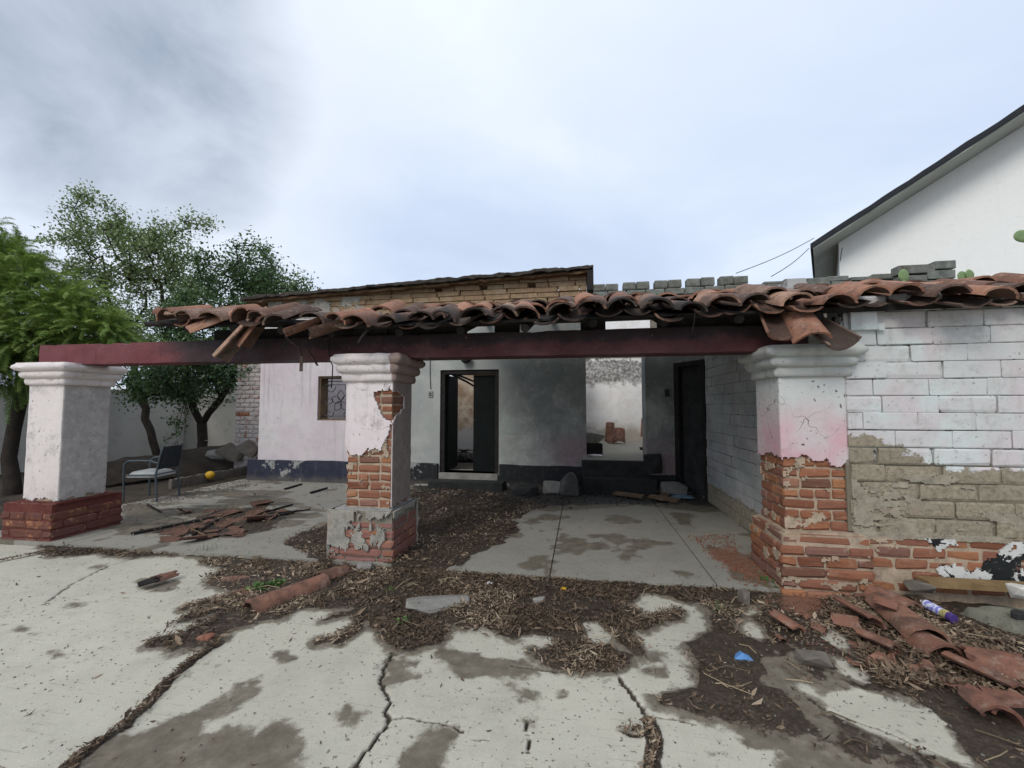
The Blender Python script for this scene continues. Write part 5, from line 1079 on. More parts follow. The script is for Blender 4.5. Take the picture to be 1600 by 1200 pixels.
def limb_mesh(N, P, r0, tip=.003, seg=5):
    n = len(N); cnt = np.zeros(n)
    ch = np.bincount(P[P >= 0], minlength=n)
    cnt[ch == 0] = 1
    for i in range(n - 1, -1, -1):
        if P[i] >= 0: cnt[P[i]] += max(cnt[i], 1) * (1 if ch[P[i]] > 1 else 1) if True else 0
    R_ = tip + (r0 - tip) * np.power(np.maximum(cnt, 1) / cnt.max(), .5)
    V = []; F = []
    for i in range(n):
        if P[i] < 0: continue
        a, b = N[P[i]], N[i]; t = Vector(b - a)
        if t.length < 1e-5: continue
        t.normalize(); u = t.orthogonal().normalized(); w = t.cross(u); o = len(V); ra, rb = min(R_[P[i]], R_[i] * 1.25), R_[i]; k = seg + (2 if ra > .04 else 0)
        for c, rr in ((a, ra), (b, rb)):
            for j in range(k): q = 2 * PI * j / k; V.append(Vector(c) + (u * math.cos(q) + w * math.sin(q)) * rr)
        F += [(o + j, o + (j + 1) % k, o + k + (j + 1) % k, o + k + j) for j in range(k)]
    return V, F
def leaf_cloud(name, N, P, ends, per, size, spread, m, seed, parent, droop=.3):
    r = np.random.default_rng(seed); E = N[ends]; Bk = N[P[ends]]; D = E - Bk; D /= np.linalg.norm(D, axis=1)[:, None] + 1e-9
    n = len(E) * per; idx = np.repeat(np.arange(len(E)), per); c = E[idx] + r.normal(0, spread, (n, 3)) - D[idx] * r.uniform(0, spread * 2.2, (n, 1))
    t = r.normal(0, 1, (n, 3)) + D[idx] * .8; t[:, 2] -= droop; t /= np.linalg.norm(t, axis=1)[:, None]; up = r.normal(0, .55, (n, 3)); up[:, 2] += 1
    s = np.cross(t, up); s /= np.linalg.norm(s, axis=1)[:, None]; nn = np.cross(s, t); L = size * r.uniform(.6, 1.35, n)[:, None]; w = L * .28
    V = np.stack([c, c + t * L * .5 + s * w + nn * L * .06, c + t * L, c + t * L * .5 - s * w + nn * L * .06], 1).reshape(-1, 3)
    F = (np.arange(n)[:, None, None] * 4 + np.array([[0, 1, 2], [0, 2, 3]])).reshape(-1, 3)
    cl = np.repeat(r.normal(.45, .16, len(E)), per) + r.normal(0, .16, n)
    return link(name, qmesh(name, V, F, m, None, {'rnd': np.repeat(np.clip(cl, 0, 1), 4)}), parent)
def lobes(L, n, seed, shellw=.45):
    r = np.random.default_rng(seed); out = []; vol = np.array([a[3] * a[4] * a[5] for a in L]) ** .8; k = r.choice(len(L), n, p=vol / vol.sum())
    for i in k:
        x, y, z, a, b, c = L[i]; d = r.normal(0, 1, 3); d /= np.linalg.norm(d); rr = r.uniform(shellw, 1.0) ** .6; out.append((x + d[0] * a * rr, y + d[1] * b * rr, z + d[2] * c * rr))
    return np.array(out)
def broad_tree(name, label, trunks, L, n, per, size, m, seed, r0, bark):
    t = thing(name, label, 'tree', trunks[0]['pts'][0], 'broadleaved trees in the garden'); T = lobes(L, n, seed); N, P, ends = grow(trunks, T, .24, seed)
    V, F = limb_mesh(N, P, r0); link('trunk', mesh('trunk', V, F, bark, 170), t); leaf_cloud('crown', N, P, ends, per, size, .15, m, seed, t); mid = np.nonzero((N[:, 2] > trunks[0]['fork'] + .5) & (P >= 0))[0][::2]; leaf_cloud('inner_foliage', N, P, mid, max(4, per // 8), size, .17, m, seed + 1, t)
    return t
def ctr(px, py, y, rx, rz_, ry=None): c = oy(px, py, y); return (c.x, c.y, c.z, rx, ry or rx, rz_)
# the tall loose one
b0 = oy(246, 716, 10.6); b0.z = -.05; f0 = oy(228, 655, 10.6); f1 = oy(222, 612, 10.6); g1 = oy(205, 560, 10.7); h1 = oy(247, 575, 10.9)
broad_tree('garden_tree', 'taller loose pale green tree with a slanting double trunk behind the left pillar', [dict(pts=[b0, oy(240, 690, 10.6), f0, f1, g1, oy(190, 500, 10.8)], fork=2.5), dict(pts=[f0, oy(213, 620, 10.5), oy(196, 575, 10.3)], **{'from': 0}), dict(pts=[f1, h1, oy(262, 510, 10.9), oy(250, 440, 11)], **{'from': 0}), dict(pts=[g1, oy(170, 470, 10.6), oy(160, 400, 10.7)], **{'from': 0})],
    [ctr(150, 340, 10.7, .85, .75), ctr(132, 312, 10.7, .3, .4), ctr(200, 400, 10.9, 1.5, 1.1), ctr(255, 390, 10.6, 1.0, .85), ctr(310, 350, 10.9, .45, .35), ctr(120, 395, 10.6, .75, .7), ctr(160, 460, 11.0, 1.2, .8), ctr(250, 460, 11.2, 1.2, .9), ctr(225, 545, 10.4, 1.3, .5), ctr(300, 430, 10.8, .7, .7), ctr(190, 520, 11.2, 1.2, .6)], 400, 60, .092, M['leaf_a'], 21, .10, M['bark'])
b0 = oy(315, 722, 9.9); b0.z = -.05; f0 = oy(315, 662, 9.9); f1 = oy(345, 625, 9.8)
broad_tree('garden_tree', 'darker round tree forking low beside the house corner', [dict(pts=[b0, oy(316, 690, 9.9), f0], fork=1.7), dict(pts=[f0, oy(303, 640, 9.8), oy(290, 590, 9.6), oy(300, 520, 9.8), oy(330, 450, 10)], **{'from': 0}), dict(pts=[f0, oy(326, 645, 9.8), f1, oy(362, 590, 9.7), oy(385, 520, 9.8), oy(395, 440, 10)], **{'from': 0}), dict(pts=[f1, oy(330, 580, 9.5), oy(340, 500, 9.6)], **{'from': 0})],
    [ctr(395, 420, 10.2, .75, .7), ctr(345, 430, 10.0, .8, .6), ctr(440, 445, 10.3, .7, .5), ctr(400, 385, 10.2, .22, .3), ctr(475, 452, 10.3, .28, .22), ctr(330, 500, 9.8, 1.2, .8), ctr(300, 590, 9.4, 1.2, .5), ctr(360, 575, 9.3, .8, .45), ctr(235, 600, 9.6, .9, .45), ctr(345, 555, 9.2, 1.1, .35), ctr(420, 480, 10.4, .8, .5)], 420, 72, .088, M['leaf_b'], 33, .12, M['bark'])
# a hanging spray of small leaves between the trunks
r = np.random.default_rng(4); sp = thing('leaf_spray', 'sparse hanging spray of leaves in front of the garden wall', 'branch', oy(275, 640, 9.5))
b = MB(); ends = []
for a, c in (((292, 600), (278, 668)), ((300, 610), (290, 655)), ((255, 690), (285, 672)), ((282, 664), (262, 660))): p, q = oy(*a, 9.5), oy(*c, 9.4); b.tube([p, p.lerp(q, .5) + Vector((.05, 0, .03)), q], [.01, .007, .004], 4); ends += [p.lerp(q, t) for t in np.linspace(.3, 1, 6)]
b.build('stem', M['bark'], sp); E = np.array([tuple(e) for e in ends]); leaf_cloud('foliage', np.concatenate([E, E + [0, 0, .1]]), np.arange(len(E) * 2)[::-1].copy(), np.arange(len(E)), 9, .075, .07, M['leaf_b'], 5, sp, .9)
# the feathery tree that spills in at the far left
ft = thing('feathery_tree', 'bright green feathery tree with a dark curved trunk at the far left', 'tree', (-9.6, 6.4, 0))
tr = [oy(18, 792, 6.2), oy(20, 760, 6.25), oy(14, 715, 6.3), oy(22, 670, 6.35), oy(32, 625, 6.4), oy(36, 585, 6.5), oy(20, 520, 6.6), oy(-10, 440, 6.7), oy(-40, 380, 6.8)]
b = MB(); b.tube(tr, [.14, .12, .105, .10, .10, .095, .085, .06, .03], 9); 
for p, q in ((4, (70, 560)), (5, (-40, 520)), (5, (110, 500)), (6, (40, 430)), (6, (140, 520)), (7, (-100, 420))):
    a = tr[p]; c = oy(*q, 6.3); b.tube([a, a.lerp(c, .5) + Vector((0, 0, .15)), c], [.06, .04, .02], 6)
b.build('trunk', M['bark'], ft, 170)
def plumes(name, seeds, m, parent, seed):
    """each plume: an arching stalk set with fine leaflets"""
    r = np.random.default_rng(seed); Vs = []; Fs = []; Rn = []; o = 0
    for (p, d, L, tone) in seeds:
        n = int(L * 240); s = np.linspace(.04, 1, n)[:, None]; g = np.array([0, 0, -1.]); d = d / np.linalg.norm(d)
        side = np.cross(d, g + r.normal(0, .25, 3)); side /= np.linalg.norm(side) + 1e-9
        c = p + d * L * s + g * (L * .42) * s**2.2; tan = d + g * .9 * s**1.2; tan /= np.linalg.norm(tan, axis=1)[:, None]
        ll = (.105 * (1 - .6 * s) + .018) * r.uniform(.6, 1.2, (n, 1)); sg = np.where(np.arange(n)[:, None] % 2, 1., -1.)
        dr = side * sg + tan * .8 + r.normal(0, .28, (n, 3)); dr /= np.linalg.norm(dr, axis=1)[:, None]; wv = np.cross(dr, tan); wv /= np.linalg.norm(wv, axis=1)[:, None] + 1e-9; wv = np.cross(wv, dr) * .6 + wv * .4
        V = np.stack([c, c + dr * ll * .5 + wv * .0062, c + dr * ll, c + dr * ll * .5 - wv * .0062], 1); Vs.append(V.reshape(-1, 3)); Fs.append(np.arange(n)[:, None] * 4 + np.array([[0, 1, 2, 3]]) + o); o += n * 4; Rn.append(np.repeat(np.clip(tone + r.normal(0, .12, n), 0, 1), 4))
        q = np.linspace(0, 1, 6)[:, None]; cs = p + d * L * q + g * (L * .42) * q**2.2; w = side * .004; S = np.concatenate([cs + w, cs - w]); Vs.append(S); Fs.append(np.array([[i, i + 1, i + 7, i + 6] for i in range(5)]) + o); o += 12; Rn.append(np.full(12, .85))
    return link(name, qmesh(name, np.concatenate(Vs), np.concatenate(Fs), m, None, {'rnd': np.concatenate(Rn)}), parent)
r = np.random.default_rng(77); sd_ = []
cl = [ctr(0, 420, 6.9, .75, .75), ctr(55, 455, 6.6, .75, .65), ctr(105, 490, 6.4, .65, .5), ctr(140, 520, 6.3, .55, .35), ctr(172, 527, 6.3, .24, .2), ctr(-60, 400, 7.0, 1.1, 1.0), ctr(30, 540, 6.0, .75, .6), ctr(-30, 520, 5.8, .8, .7), ctr(80, 550, 6.2, .6, .4), ctr(-120, 480, 6.6, 1.4, 1.2), ctr(10, 590, 6.1, .5, .35)]
ns = [230, 230, 180, 120, 34, 220, 190, 190, 120, 180, 80]
for (x, y, z, a, b_, c), n in zip(cl, ns):
    for _ in range(n):
        d = r.normal(0, 1, 3); d /= np.linalg.norm(d); d[2] = d[2] * .8 + .15; rr = r.uniform(.3, .92); p = np.array([x + d[0] * a * rr, y + d[1] * a * rr, z + d[2] * c * rr]); out = d * .8 + np.array([.55, -.25, .25]) + r.normal(0, .3, 3); sd_.append((p, out, r.uniform(.38, .8), .42 + .2 * d[2] + r.normal(0, .09)))
plumes('crown', sd_, M['feather'], ft, 3)
# planting bed edge, soil heap, broken paving behind the chair
bed = thing('bed_edging', 'low edging of dark upright bricks round the garden bed', 'edging', oz(330, 745, 0))
A_, B_ = oz(262, 764, -.05), oz(392, 739, -.05); n = 20
for k in range(n):
    a = A_.lerp(B_, k / n); e = A_.lerp(B_, (k + .92) / n); u = (e - a).normalized(); o = bpy.data.objects.new('brick', random.choice(brick_me(M['stone']))); COL.objects.link(o); o.parent = bed; c = (a + e) / 2; o.location = c + Vector((0, .04, .07)) - bed.location; o.scale = ((e - a).length, .09, .20 + random.uniform(-.02, .02)); o.rotation_euler = (0, random.uniform(-.05, .05), math.atan2(u.y, u.x))
bs = MB(); 
A2, B2 = oz(60, 775, -.05), oz(392, 736, -.05); nn = 40; v = []
rows = 14
for j in range(rows):
    for i in range(nn + 1):
        p = A2.lerp(B2, i / nn) + Vector((-.35, .94, 0)) * (j * .16 + .05); h = .14 + .34 * math.sin(min(1, j / 8) * PI / 2) * (.5 + fbm(np.array([p.x]), np.array([p.y]), 1.1, 3, 44)[0]); v.append((p.x, p.y, -.1 + h * (1 if j else .6) + .05 * fbm(np.array([p.x]), np.array([p.y]), 6, 3, 4)[0]))
bs.add(v, [(j * (nn + 1) + i, j * (nn + 1) + i + 1, (j + 1) * (nn + 1) + i + 1, (j + 1) * (nn + 1) + i) for j in range(rows - 1) for i in range(nn)])
o = bs.build('garden_bed', M['soil'], None, 60); o['kind'] = 'structure'
def rock(name, c, s, m, label, cat, group=None, seed=0, rot=(0, 0, 0), parent=None):
    """broken lump: a cut-down hull with flat faces"""
    r = random.Random(seed); import bmesh
    b = bmesh.new()
    for _ in range(22):
        d = Vector((r.gauss(0, 1), r.gauss(0, 1), r.gauss(0, 1))).normalized(); q = Vector((max(-.72, min(.72, d.x)), max(-.72, min(.72, d.y)), max(-.65, min(.65, d.z)))); b.verts.new((q.x * s[0] * .7, q.y * s[1] * .7, q.z * s[2] * .75))
    bmesh.ops.convex_hull(b, input=b.verts); bmesh.ops.delete(b, geom=[v for v in b.verts if not v.link_faces], context='VERTS'); bmesh.ops.bevel(b, geom=list(b.edges), offset=min(s) * .05, segments=1, affect='EDGES', clamp_overlap=True)
    me = bpy.data.meshes.new(name); b.to_mesh(me); b.free(); me.materials.append(m); o = link(name, me, parent, True); o.location = c; o.rotation_euler = rot
    return tag(o, label, cat, group) if label else o
for i, (px, py, y, s, rot, lb) in enumerate((((342), 708, 8.9, (.5, .35, .12), (.5, .15, .3), 'pale tilted slab of broken paving nearest the tree trunk'), (362, 706, 8.9, (.55, .4, .09), (.75, .5, .2), 'long slab of broken paving leaning in the middle of the heap'), (388, 702, 8.8, (.45, .4, .10), (.6, .55, .1), 'dark slab of broken paving leaning against the house corner'))):
    rock('broken_slab', oy(px, py, y), s, M['stone'] if i else M['render_grey'], lb, 'slab', 'broken slabs heaped by the garden tree', i + 3, rot)
# weeds
def weed(name, c, n, L, label, seed, cat='weed', grass=False):
    r = random.Random(seed); V = []; F = []; rn = []
    for k in range(n):
        a = r.uniform(0, 6.28); el = r.uniform(.3, 1.3); l = L * r.uniform(.5, 1.1); p = Vector(c) + Vector((r.uniform(-1, 1), r.uniform(-1, 1), 0)) * L * (.35 if grass else .8); d = Vector((math.cos(a) * math.cos(el), math.sin(a) * math.cos(el), math.sin(el)))
        w = l * (.03 if grass else .0); s = d.cross(Vector((0, 0, 1))).normalized(); o = len(V); tip = p + d * l + Vector((0, 0, -l * .25 * (1 if not grass else .6)))
        if grass: V += [p - s * .0022, p + s * .0022, p + d * l * .55 + s * .0016, p + d * l * .55 - s * .0016, tip]; F += [(o, o + 1, o + 2, o + 3), (o + 3, o + 2, o + 4)]; q = 5
        else:
            w = l * .24; m_ = p + d * l * .6; V += [p, p + d * l * .15 + s * .003, m_ + s * w, tip, m_ - s * w, m_ + Vector((0, 0, -l * .05))]; F += [(o, o + 1, o + 5), (o + 1, o + 2, o + 5), (o + 2, o + 3, o + 5), (o + 3, o + 4, o + 5), (o + 4, o, o + 5)]; q = 6
        rn += [r.random()] * q
    o = link(name, mesh(name, V, F, M['weed'], None, {'rnd': rn})); return tag(o, label, cat)
weed('weed', gy(405, 921, .01), 90, .075, 'bright green leafy weed growing behind the fallen ridge tile', 3); weed('weed', gy(432, 914, .01), 50, .06, 'small green weed sprig just right of the leafy weed', 8)
weed('weed', gy(1213, 916, .04), 14, .09, 'single broad green weed at the foot of the right pillar', 5); weed('weed', gy(632, 972, .01), 26, .05, 'small pale weed among the leaves in front of the middle pillar', 6); weed('weed', gy(612, 922, .01), 22, .045, 'tiny weed below the middle pillar base', 16)
weed('grass_tuft', gy(328, 866, .0), 60, .17, 'thin grass tuft on the slab edge in front of the left bay', 7, 'grass', True); weed('grass_tuft', gy(390, 872, .0), 40, .11, 'short grass tuft to the right of the thin tall tuft', 9, 'grass', True); weed('grass_tuft', gy(1125, 955, .0), 40, .10, 'grey grass tuft in the mud left of the right pillar', 10, 'grass', True)
# nopal pads on the roof
def nopal(c, pads, label):
    t = thing('nopal', label, 'cactus', c)
    for dx, dz, rx, rz2, ry in pads:
        V = []; n = 16
        for k, (sc, yy) in enumerate(((.0, -.5), (.55, -.42), (.9, -.22), (1, 0), (.9, .22), (.55, .42), (.0, .5))):
            for j in range(n): a = 2 * PI * j / n; V.append((rx * sc * math.cos(a) * (1 - .15 * math.sin(a)), yy * .035, rz2 * sc * math.sin(a)))
        o = mk('pad', V, [(k * n + j, k * n + (j + 1) % n, (k + 1) * n + (j + 1) % n, (k + 1) * n + j) for k in range(6) for j in range(n)], M['cactus'], t, 170, True); o.location = (dx, 0, dz); o.rotation_euler = (0, ry, .3)
nopal(oy(1413, 446, 7.4), [(0, .02, .055, .085, 0), (0, .16, .10, .10, .2)], 'two padded pale cactus sprouting on the roof before the block pier'); nopal(oy(1508, 432, 7.4), [(-.03, 0, .10, .085, .4), (.06, .03, .08, .08, -.5)], 'low green cactus clump on the roof right of the block pier'); nopal(oy(910, 456, 8.05), [(0, 0, .05, .09, .1), (.0, .10, .06, .08, -.2)], 'pale green cactus at the right end of the adobe wall')
nopal(oy(1592, 385, 6.8), [(.36, -.2, .06, .18, .5), (.40, -.46, .08, .16, .1), (.27, -.02, .08, .12, .8), (.06, .14, .17, .09, -.05)], 'cactus with one wide pad cut by the right edge, before the white house wall')
# ================================================================ CHAIR AND SMALL THINGS
ch = thing('chair', 'metal armchair with a pale seat and dark back behind the left pillar', 'chair', (-6.98, 6.05, 0), None, (0, 0, rad(-78)))
# local: front is -y, width x
seat = MB(); n = 10; V = []; F = []
for j in range(9):
    for i in range(11):
        u, v_ = i / 10 * 2 - 1, j / 8 * 2 - 1; e = max(abs(u), abs(v_)); V.append((u * .235 * (1 - .05 * (v_ > .5)), v_ * .225, .435 + .045 * (1 - e**4) + (0 if e < 1 else -.02)))
F = [(j * 11 + i, j * 11 + i + 1, (j + 1) * 11 + i + 1, (j + 1) * 11 + i) for j in range(8) for i in range(10)]
n0 = len(V); V += [(x, y, z - .035) for x, y, z in V]; ring = list(range(11)) + [j * 11 + 10 for j in range(1, 9)] + [88 + i for i in range(9, -1, -1)] + [j * 11 for j in range(7, 0, -1)]
F += [tuple(q + n0 for q in f[::-1]) for f in F] + [(ring[(k + 1) % len(ring)], ring[k], ring[k] + n0, ring[(k + 1) % len(ring)] + n0) for k in range(len(ring))]
mk('seat', V, F, M['chair_seat'], ch, 60, True)
V = []; 
for j in range(9):
    for i in range(9): u, z = i / 8 * 2 - 1, j / 8; V.append((u * .22 * (1 - .12 * z * z), .235 + .07 * z - .03 * (1 - u * u), .50 + .36 * z))
F = [(j * 9 + i, j * 9 + i + 1, (j + 1) * 9 + i + 1, (j + 1) * 9 + i) for j in range(8) for i in range(8)]; n0 = len(V); V += [(x, y + .03, z) for x, y, z in V]; F += [tuple(q + n0 for q in f[::-1]) for f in F]
ring = list(range(9)) + [j * 9 + 8 for j in range(1, 9)] + [72 + i for i in range(7, -1, -1)] + [j * 9 for j in range(7, 0, -1)]; F += [(ring[(k + 1) % len(ring)], ring[k], ring[k] + n0, ring[(k + 1) % len(ring)] + n0) for k in range(len(ring))]
mk('backrest', V, F, M['chair_back'], ch, 60, True)
for s in (-1, 1):
    b = MB(); b.tube([(s * .255, -.22, .0), (s * .258, -.23, .30), (s * .26, -.235, .50)], .014, 8); b.build('leg', M['chair_frame'], ch, 60, True)
    b = MB(); b.tube([(s * .245, .28, .0), (s * .24, .24, .42), (s * .225, .285, .72), (s * .20, .32, .88)], .014, 8); b.build('leg', M['chair_frame'], ch, 60, True)
    b = MB(); b.tube([(s * .26, -.235, .50), (s * .262, -.225, .60), (s * .264, -.17, .645), (s * .264, .0, .65), (s * .255, .16, .645), (s * .235, .262, .60)], .016, 8); b.build('armrest', M['chair_frame'], ch, 60, True)
b = MB(); b.tube([(-.25, -.2, .42), (.25, -.2, .42)], .011, 6); b.tube([(-.24, .22, .42), (.24, .22, .42)], .011, 6)
for s in (-1, 1): b.tube([(s * .245, -.2, .42), (s * .24, .22, .42)], .011, 6)
b.build('seat_frame', M['chair_frame'], ch, 60, True)
rock('plaster_lump', oy(271, 700, 8.3), (.22, .18, .42), M['render_grey'], 'small pale upright lump in the bed behind the chair back', 'rubble', None, 63, (.05, .1, .2))
c = oz(328, 749, 0); b = MB(); b.lathe([(.02, -.085), (.055, -.07), (.085, -.02), (.088, .02), (.065, .06), (.02, .078)], 16, Matrix.Translation(c + Vector((0, 0, .09)))); fr_ = b.build('fruit', M['fruit'], None, 170); tag(fr_, 'round yellow fruit lying by the bed edging', 'fruit')
# ---- fallen roof tiles
def loose(A, B, roll=0., L=None, r0=.118, r1=.095, arc=(.05, .95), seed=0, rag=0., rows=3, label='', group=None, cat='roof tile', name='roof_tile', m=None):
    A, B = Vector(A), Vector(B); L = L or (B - A).length; v, f = tile_geo(L, r0, r1, .017, arc[0] * PI, arc[1] * PI, 9, seed, rag, rows); Mx = axis_m(A, B, roll); me = mesh(name, v, f, m or M['tile_loose']); fixn(me); me.polygons.foreach_set('use_smooth', [True] * len(me.polygons)); me.set_sharp_from_angle(angle=rad(40))
    o = link(name, me); o.matrix_world = Mx; return tag(o, label, cat, group)
loose(gy(388, 958, .0), gy(508, 912, .01), 0, None, .095, .085, (.02, .98), 3, 0, 4, 'long unbroken half round clay tile lying alone before the middle pillar')
loose(gy(500, 908, .01), gy(545, 893, .01), .1, None, .085, .07, (.1, .8), 8, .05, 2, 'broken butt end of tile just beyond the long unbroken tile')
G1 = 'clay tiles fallen in a pile at the lower right'
loose(gy(1452, 1010, .03), gy(1375, 945, .05), .15, None, .125, .10, (.04, .96), 11, 0, 3, 'long reddish tile running down the middle of the lower right pile', G1)
loose(gy(1424, 966, .03), gy(1362, 932, .06), -.35, None, .12, .10, (.1, .8), 12, .02, 3, 'upper arched tile of the pile lying just left of the spray can', G1)
loose(gy(1478, 1036, .0), gy(1425, 1000, .01), .05, None, .115, .10, (.08, .92), 13, .05, 3, 'short orange tile tucked under the lower end of the long tile', G1)
loose(gy(1592, 1098, .0), gy(1478, 1040, .01), .5, None, .10, .085, (.12, .8), 14, 0, 3, 'tile with a broken long edge pointing to the lower right corner', G1)
loose(gy(1600, 1062, .0), gy(1505, 1040, .01), -.2, None, .13, .11, (.1, .9), 15, .04, 3, 'brownish humped tile near the right edge above the pointed one', G1)
loose(gy(1395, 1030, .01), gy(1333, 1000, .03), .3, None, .10, .09, (.1, .75), 16, .05, 2, 'rounded shard with a curled lip left of the long tile', G1)
loose(gy(1400, 1002, .06), gy(1345, 985, .07), PI + .25, None, .12, .11, (.15, .8), 17, .06, 2, 'upturned grey shard lying across the pile', G1)
loose(gy(1362, 985, .04), gy(1305, 950, .04), .5, None, .10, .09, (.2, .75), 18, .05, 2, 'thin pale splinter of tile at the upper left of the pile', G1)
loose(gy(1400, 965, .08), gy(1362, 950, .10), .2, None, .11, .1, (.1, .8), 19, .05, 2, 'short shard perched on the top of the pile', G1)
loose(gy(1340, 985, .01), gy(1296, 975, .02), .0, None, .09, .08, (.2, .85), 20, .04, 2, 'small red shard lying flat left of the pile', G1)
loose(gy(1470, 990, .02), gy(1432, 968, .03), PI - .6, None, .11, .1, (.2, .7), 27, .05, 2, 'pale curved sliver under the upper arched tile', G1)
loose(gy(1560, 1140, .0), gy(1512, 1098, .02), .3, None, .12, .11, (.15, .85), 21, .06, 2, 'dusty shard half buried in leaves at the lower right', G1)
loose(gy(1600, 1140, .0), gy(1570, 1105, .01), -.2, None, .12, .11, (.2, .8), 22, .06, 2, 'dusty shard by the right edge below the pointed tile', G1)
loose(gy(1245, 998, .0), gy(1203, 970, .02), .4, None, .09, .09, (.25, .8), 23, .05, 2, 'broken tile corner lying alone in the mud left of the pile')
rock('brick_piece', gy(1367, 1034, .02), (.12, .09, .08), M['brick'], 'small brown brick piece below the curled shard', 'brick', None, 4); rock('stone', gy(1272, 1032, .025), (.17, .13, .10), M['stone'], 'brown stone in the mud below the tile pile', 'stone', None, 5); rock('stone', gy(1164, 938, .03), (.09, .10, .15), M['stone'], 'upright brown stone by the slab edge left of the right pillar', 'stone', None, 6)
rock('flat_stone', gy(686, 944, .02), (.50, .25, .07), M['render_grey'], 'flat cream grey stone among the leaves before the porch', 'stone', None, 9, (.03, .02, .35)); rock('stone', gy(570, 885, .03), (.16, .10, .07), M['render_grey'], 'pale lump of render at the foot of the middle pillar', 'stone', None, 19)
rock('brick_piece', gy(318, 997, .015), (.12, .08, .05), M['brick'], 'dark red brick piece at the left tip of the leaf drift', 'brick', None, 12)
rock('brick_piece', gy(365, 905, .01), (.26, .12, .03), M['tile_loose'], 'flat orange tile sliver lying left of the leafy weed', 'tile', None, 13, (0, 0, .5)); rock('brick_piece', gy(380, 925, .01), (.22, .14, .03), M['tile_loose'], 'flat brown tile sliver beside the end of the long tile', 'tile', None, 14, (0, 0, .8))
loose(gy(238, 914, .005), gy(278, 901, .01), .3, None, .07, .06, (.25, .7), 57, .05, 2, 'dark tile sliver lying alone on the pale yard concrete'); loose(gy(216, 921, .004), gy(250, 912, .008), .2, None, .06, .07, (.3, .7), 58, .06, 3, 'charred flake beside the lone tile sliver', None, 'flake', 'burnt_flake', M['char']); loose(gy(232, 925, .003), gy(262, 917, .006), PI, None, .06, .05, (.3, .65), 59, .06, 3, 'sooty flake below the lone tile sliver', None, 'flake', 'burnt_flake', M['soot_block'])
rock('paper_scrap', gy(765, 911, .025), (.06, .045, .012), M['paper'], 'small white scrap on the leaves near the slab edge', 'scrap', None, 17); rock('stone', gy(842, 938, .02), (.10, .07, .05), M['render_grey'], 'small pale stone half sunk in the leaf drift', 'stone', None, 18); rock('orange_peel', gy(880, 920, .02), (.05, .05, .02), M['fruit'], 'small orange peel on the leaves before the slab', 'peel', None, 22)
# shards, sticks on the left porch floor
G2 = 'broken clay shards heaped on the left porch floor'
sh = [(350,806,.20),(372,800,.30),(395,808,.34),(412,800,.22),(388,815,.28),(330,818,.22),(345,826,.20),(310,824,.22),(292,828,.2),(360,812,.2),(300,822,.22),(285,838,.18),(355,835,.22),(370,840,.14),(322,832,.16),(395,792,.24),(408,795,.18),(425,806,.2),(440,798,.2),(375,826,.16),(340,838,.16),(318,800,.2),(290,800,.2),(282,843,.16),(322,842,.2),(385,832,.14)]
prot = []
for s in range(6): v, f = tile_geo(1., .42, .40, .07, (.2 + .05 * (s % 3)) * PI, (.7 + .04 * s) * PI, 6, 60 + s, .3, 2); me = mesh('shard_mesh', v, f, M['tile_dark']); fixn(me); prot.append(me)
prot2 = []
for me in prot: q = me.copy(); q.materials.clear(); q.materials.append(M['tile_loose']); prot2.append(q)
for i, (px, py, s) in enumerate(sh):
    o = link('tile_shard', prot[i % 6]); c = oz(px, py, .0); s *= 1.25; o.scale = (s, s * random.uniform(.6, 1.1), s * .8); up = random.random() < .6; o.rotation_euler = (random.uniform(-.15, .15), (PI if not up else 0) + random.uniform(-.2, .2), random.uniform(0, 6)); o.location = c + Vector((0, 0, .012 + (-.27 * s if up else .32 * s))); tag(o, 'broken clay tile shard in the heap on the left porch floor', 'tile shard', G2)
for i, (p, q, lb) in enumerate((((205, 834), (335, 808), 'longest charred lath lying along the front of the shard heap'), ((385, 815), (460, 800), 'charred stick lying right of the shard heap'), ((400, 806), (485, 796), 'thin dark stick reaching right from the shard heap'), ((415, 800), (458, 788), 'short burnt stick behind the shard heap'), ((295, 826), (320, 836), 'pale splinter crossing the front of the heap'), ((445, 764), (472, 756), 'dark burnt lath near the house plinth'), ((485, 770), (512, 762), 'burnt lath by the left flank of the middle pillar'), ((230, 788), (252, 800), 'bent twig on the pale floor near the chair'), ((340, 812), (300, 836), 'dark lath under the shard heap'))):
    A_, B_ = oz(*p, .02), oz(*q, .02); b = MB()
    Mx = axis_m(A_, B_, .2); L = (B_ - A_).length; w = .022 if i in (0, 1, 5, 6, 8) else .009
    b.add([Mx @ Vector(v) for v in [(-w, 0, -.012), (w, .01, -.012), (w * .7, 0, .012), (-w * .8, 0, .012), (-w, L * .5, -.008), (w * 1.1, L * .5, -.012), (w * .8, L * .5, .014), (-w * .7, L * .5, .014), (-w * .6, L * .98, -.012), (w * .5, L, -.012), (w * .4, L * .95, .01), (-w * .4, L, .01)]], [(3, 2, 1, 0), (0, 1, 5, 4), (1, 2, 6, 5), (2, 3, 7, 6), (3, 0, 4, 7), (4, 5, 9, 8), (5, 6, 10, 9), (6, 7, 11, 10), (7, 4, 8, 11), (8, 9, 10, 11)]); o = b.build('charred_stick', M['char'] if i != 4 else M['wood']); fixn(o.data); tag(o, lb, 'stick')
G3 = 'small tile shards round the lower right pile'
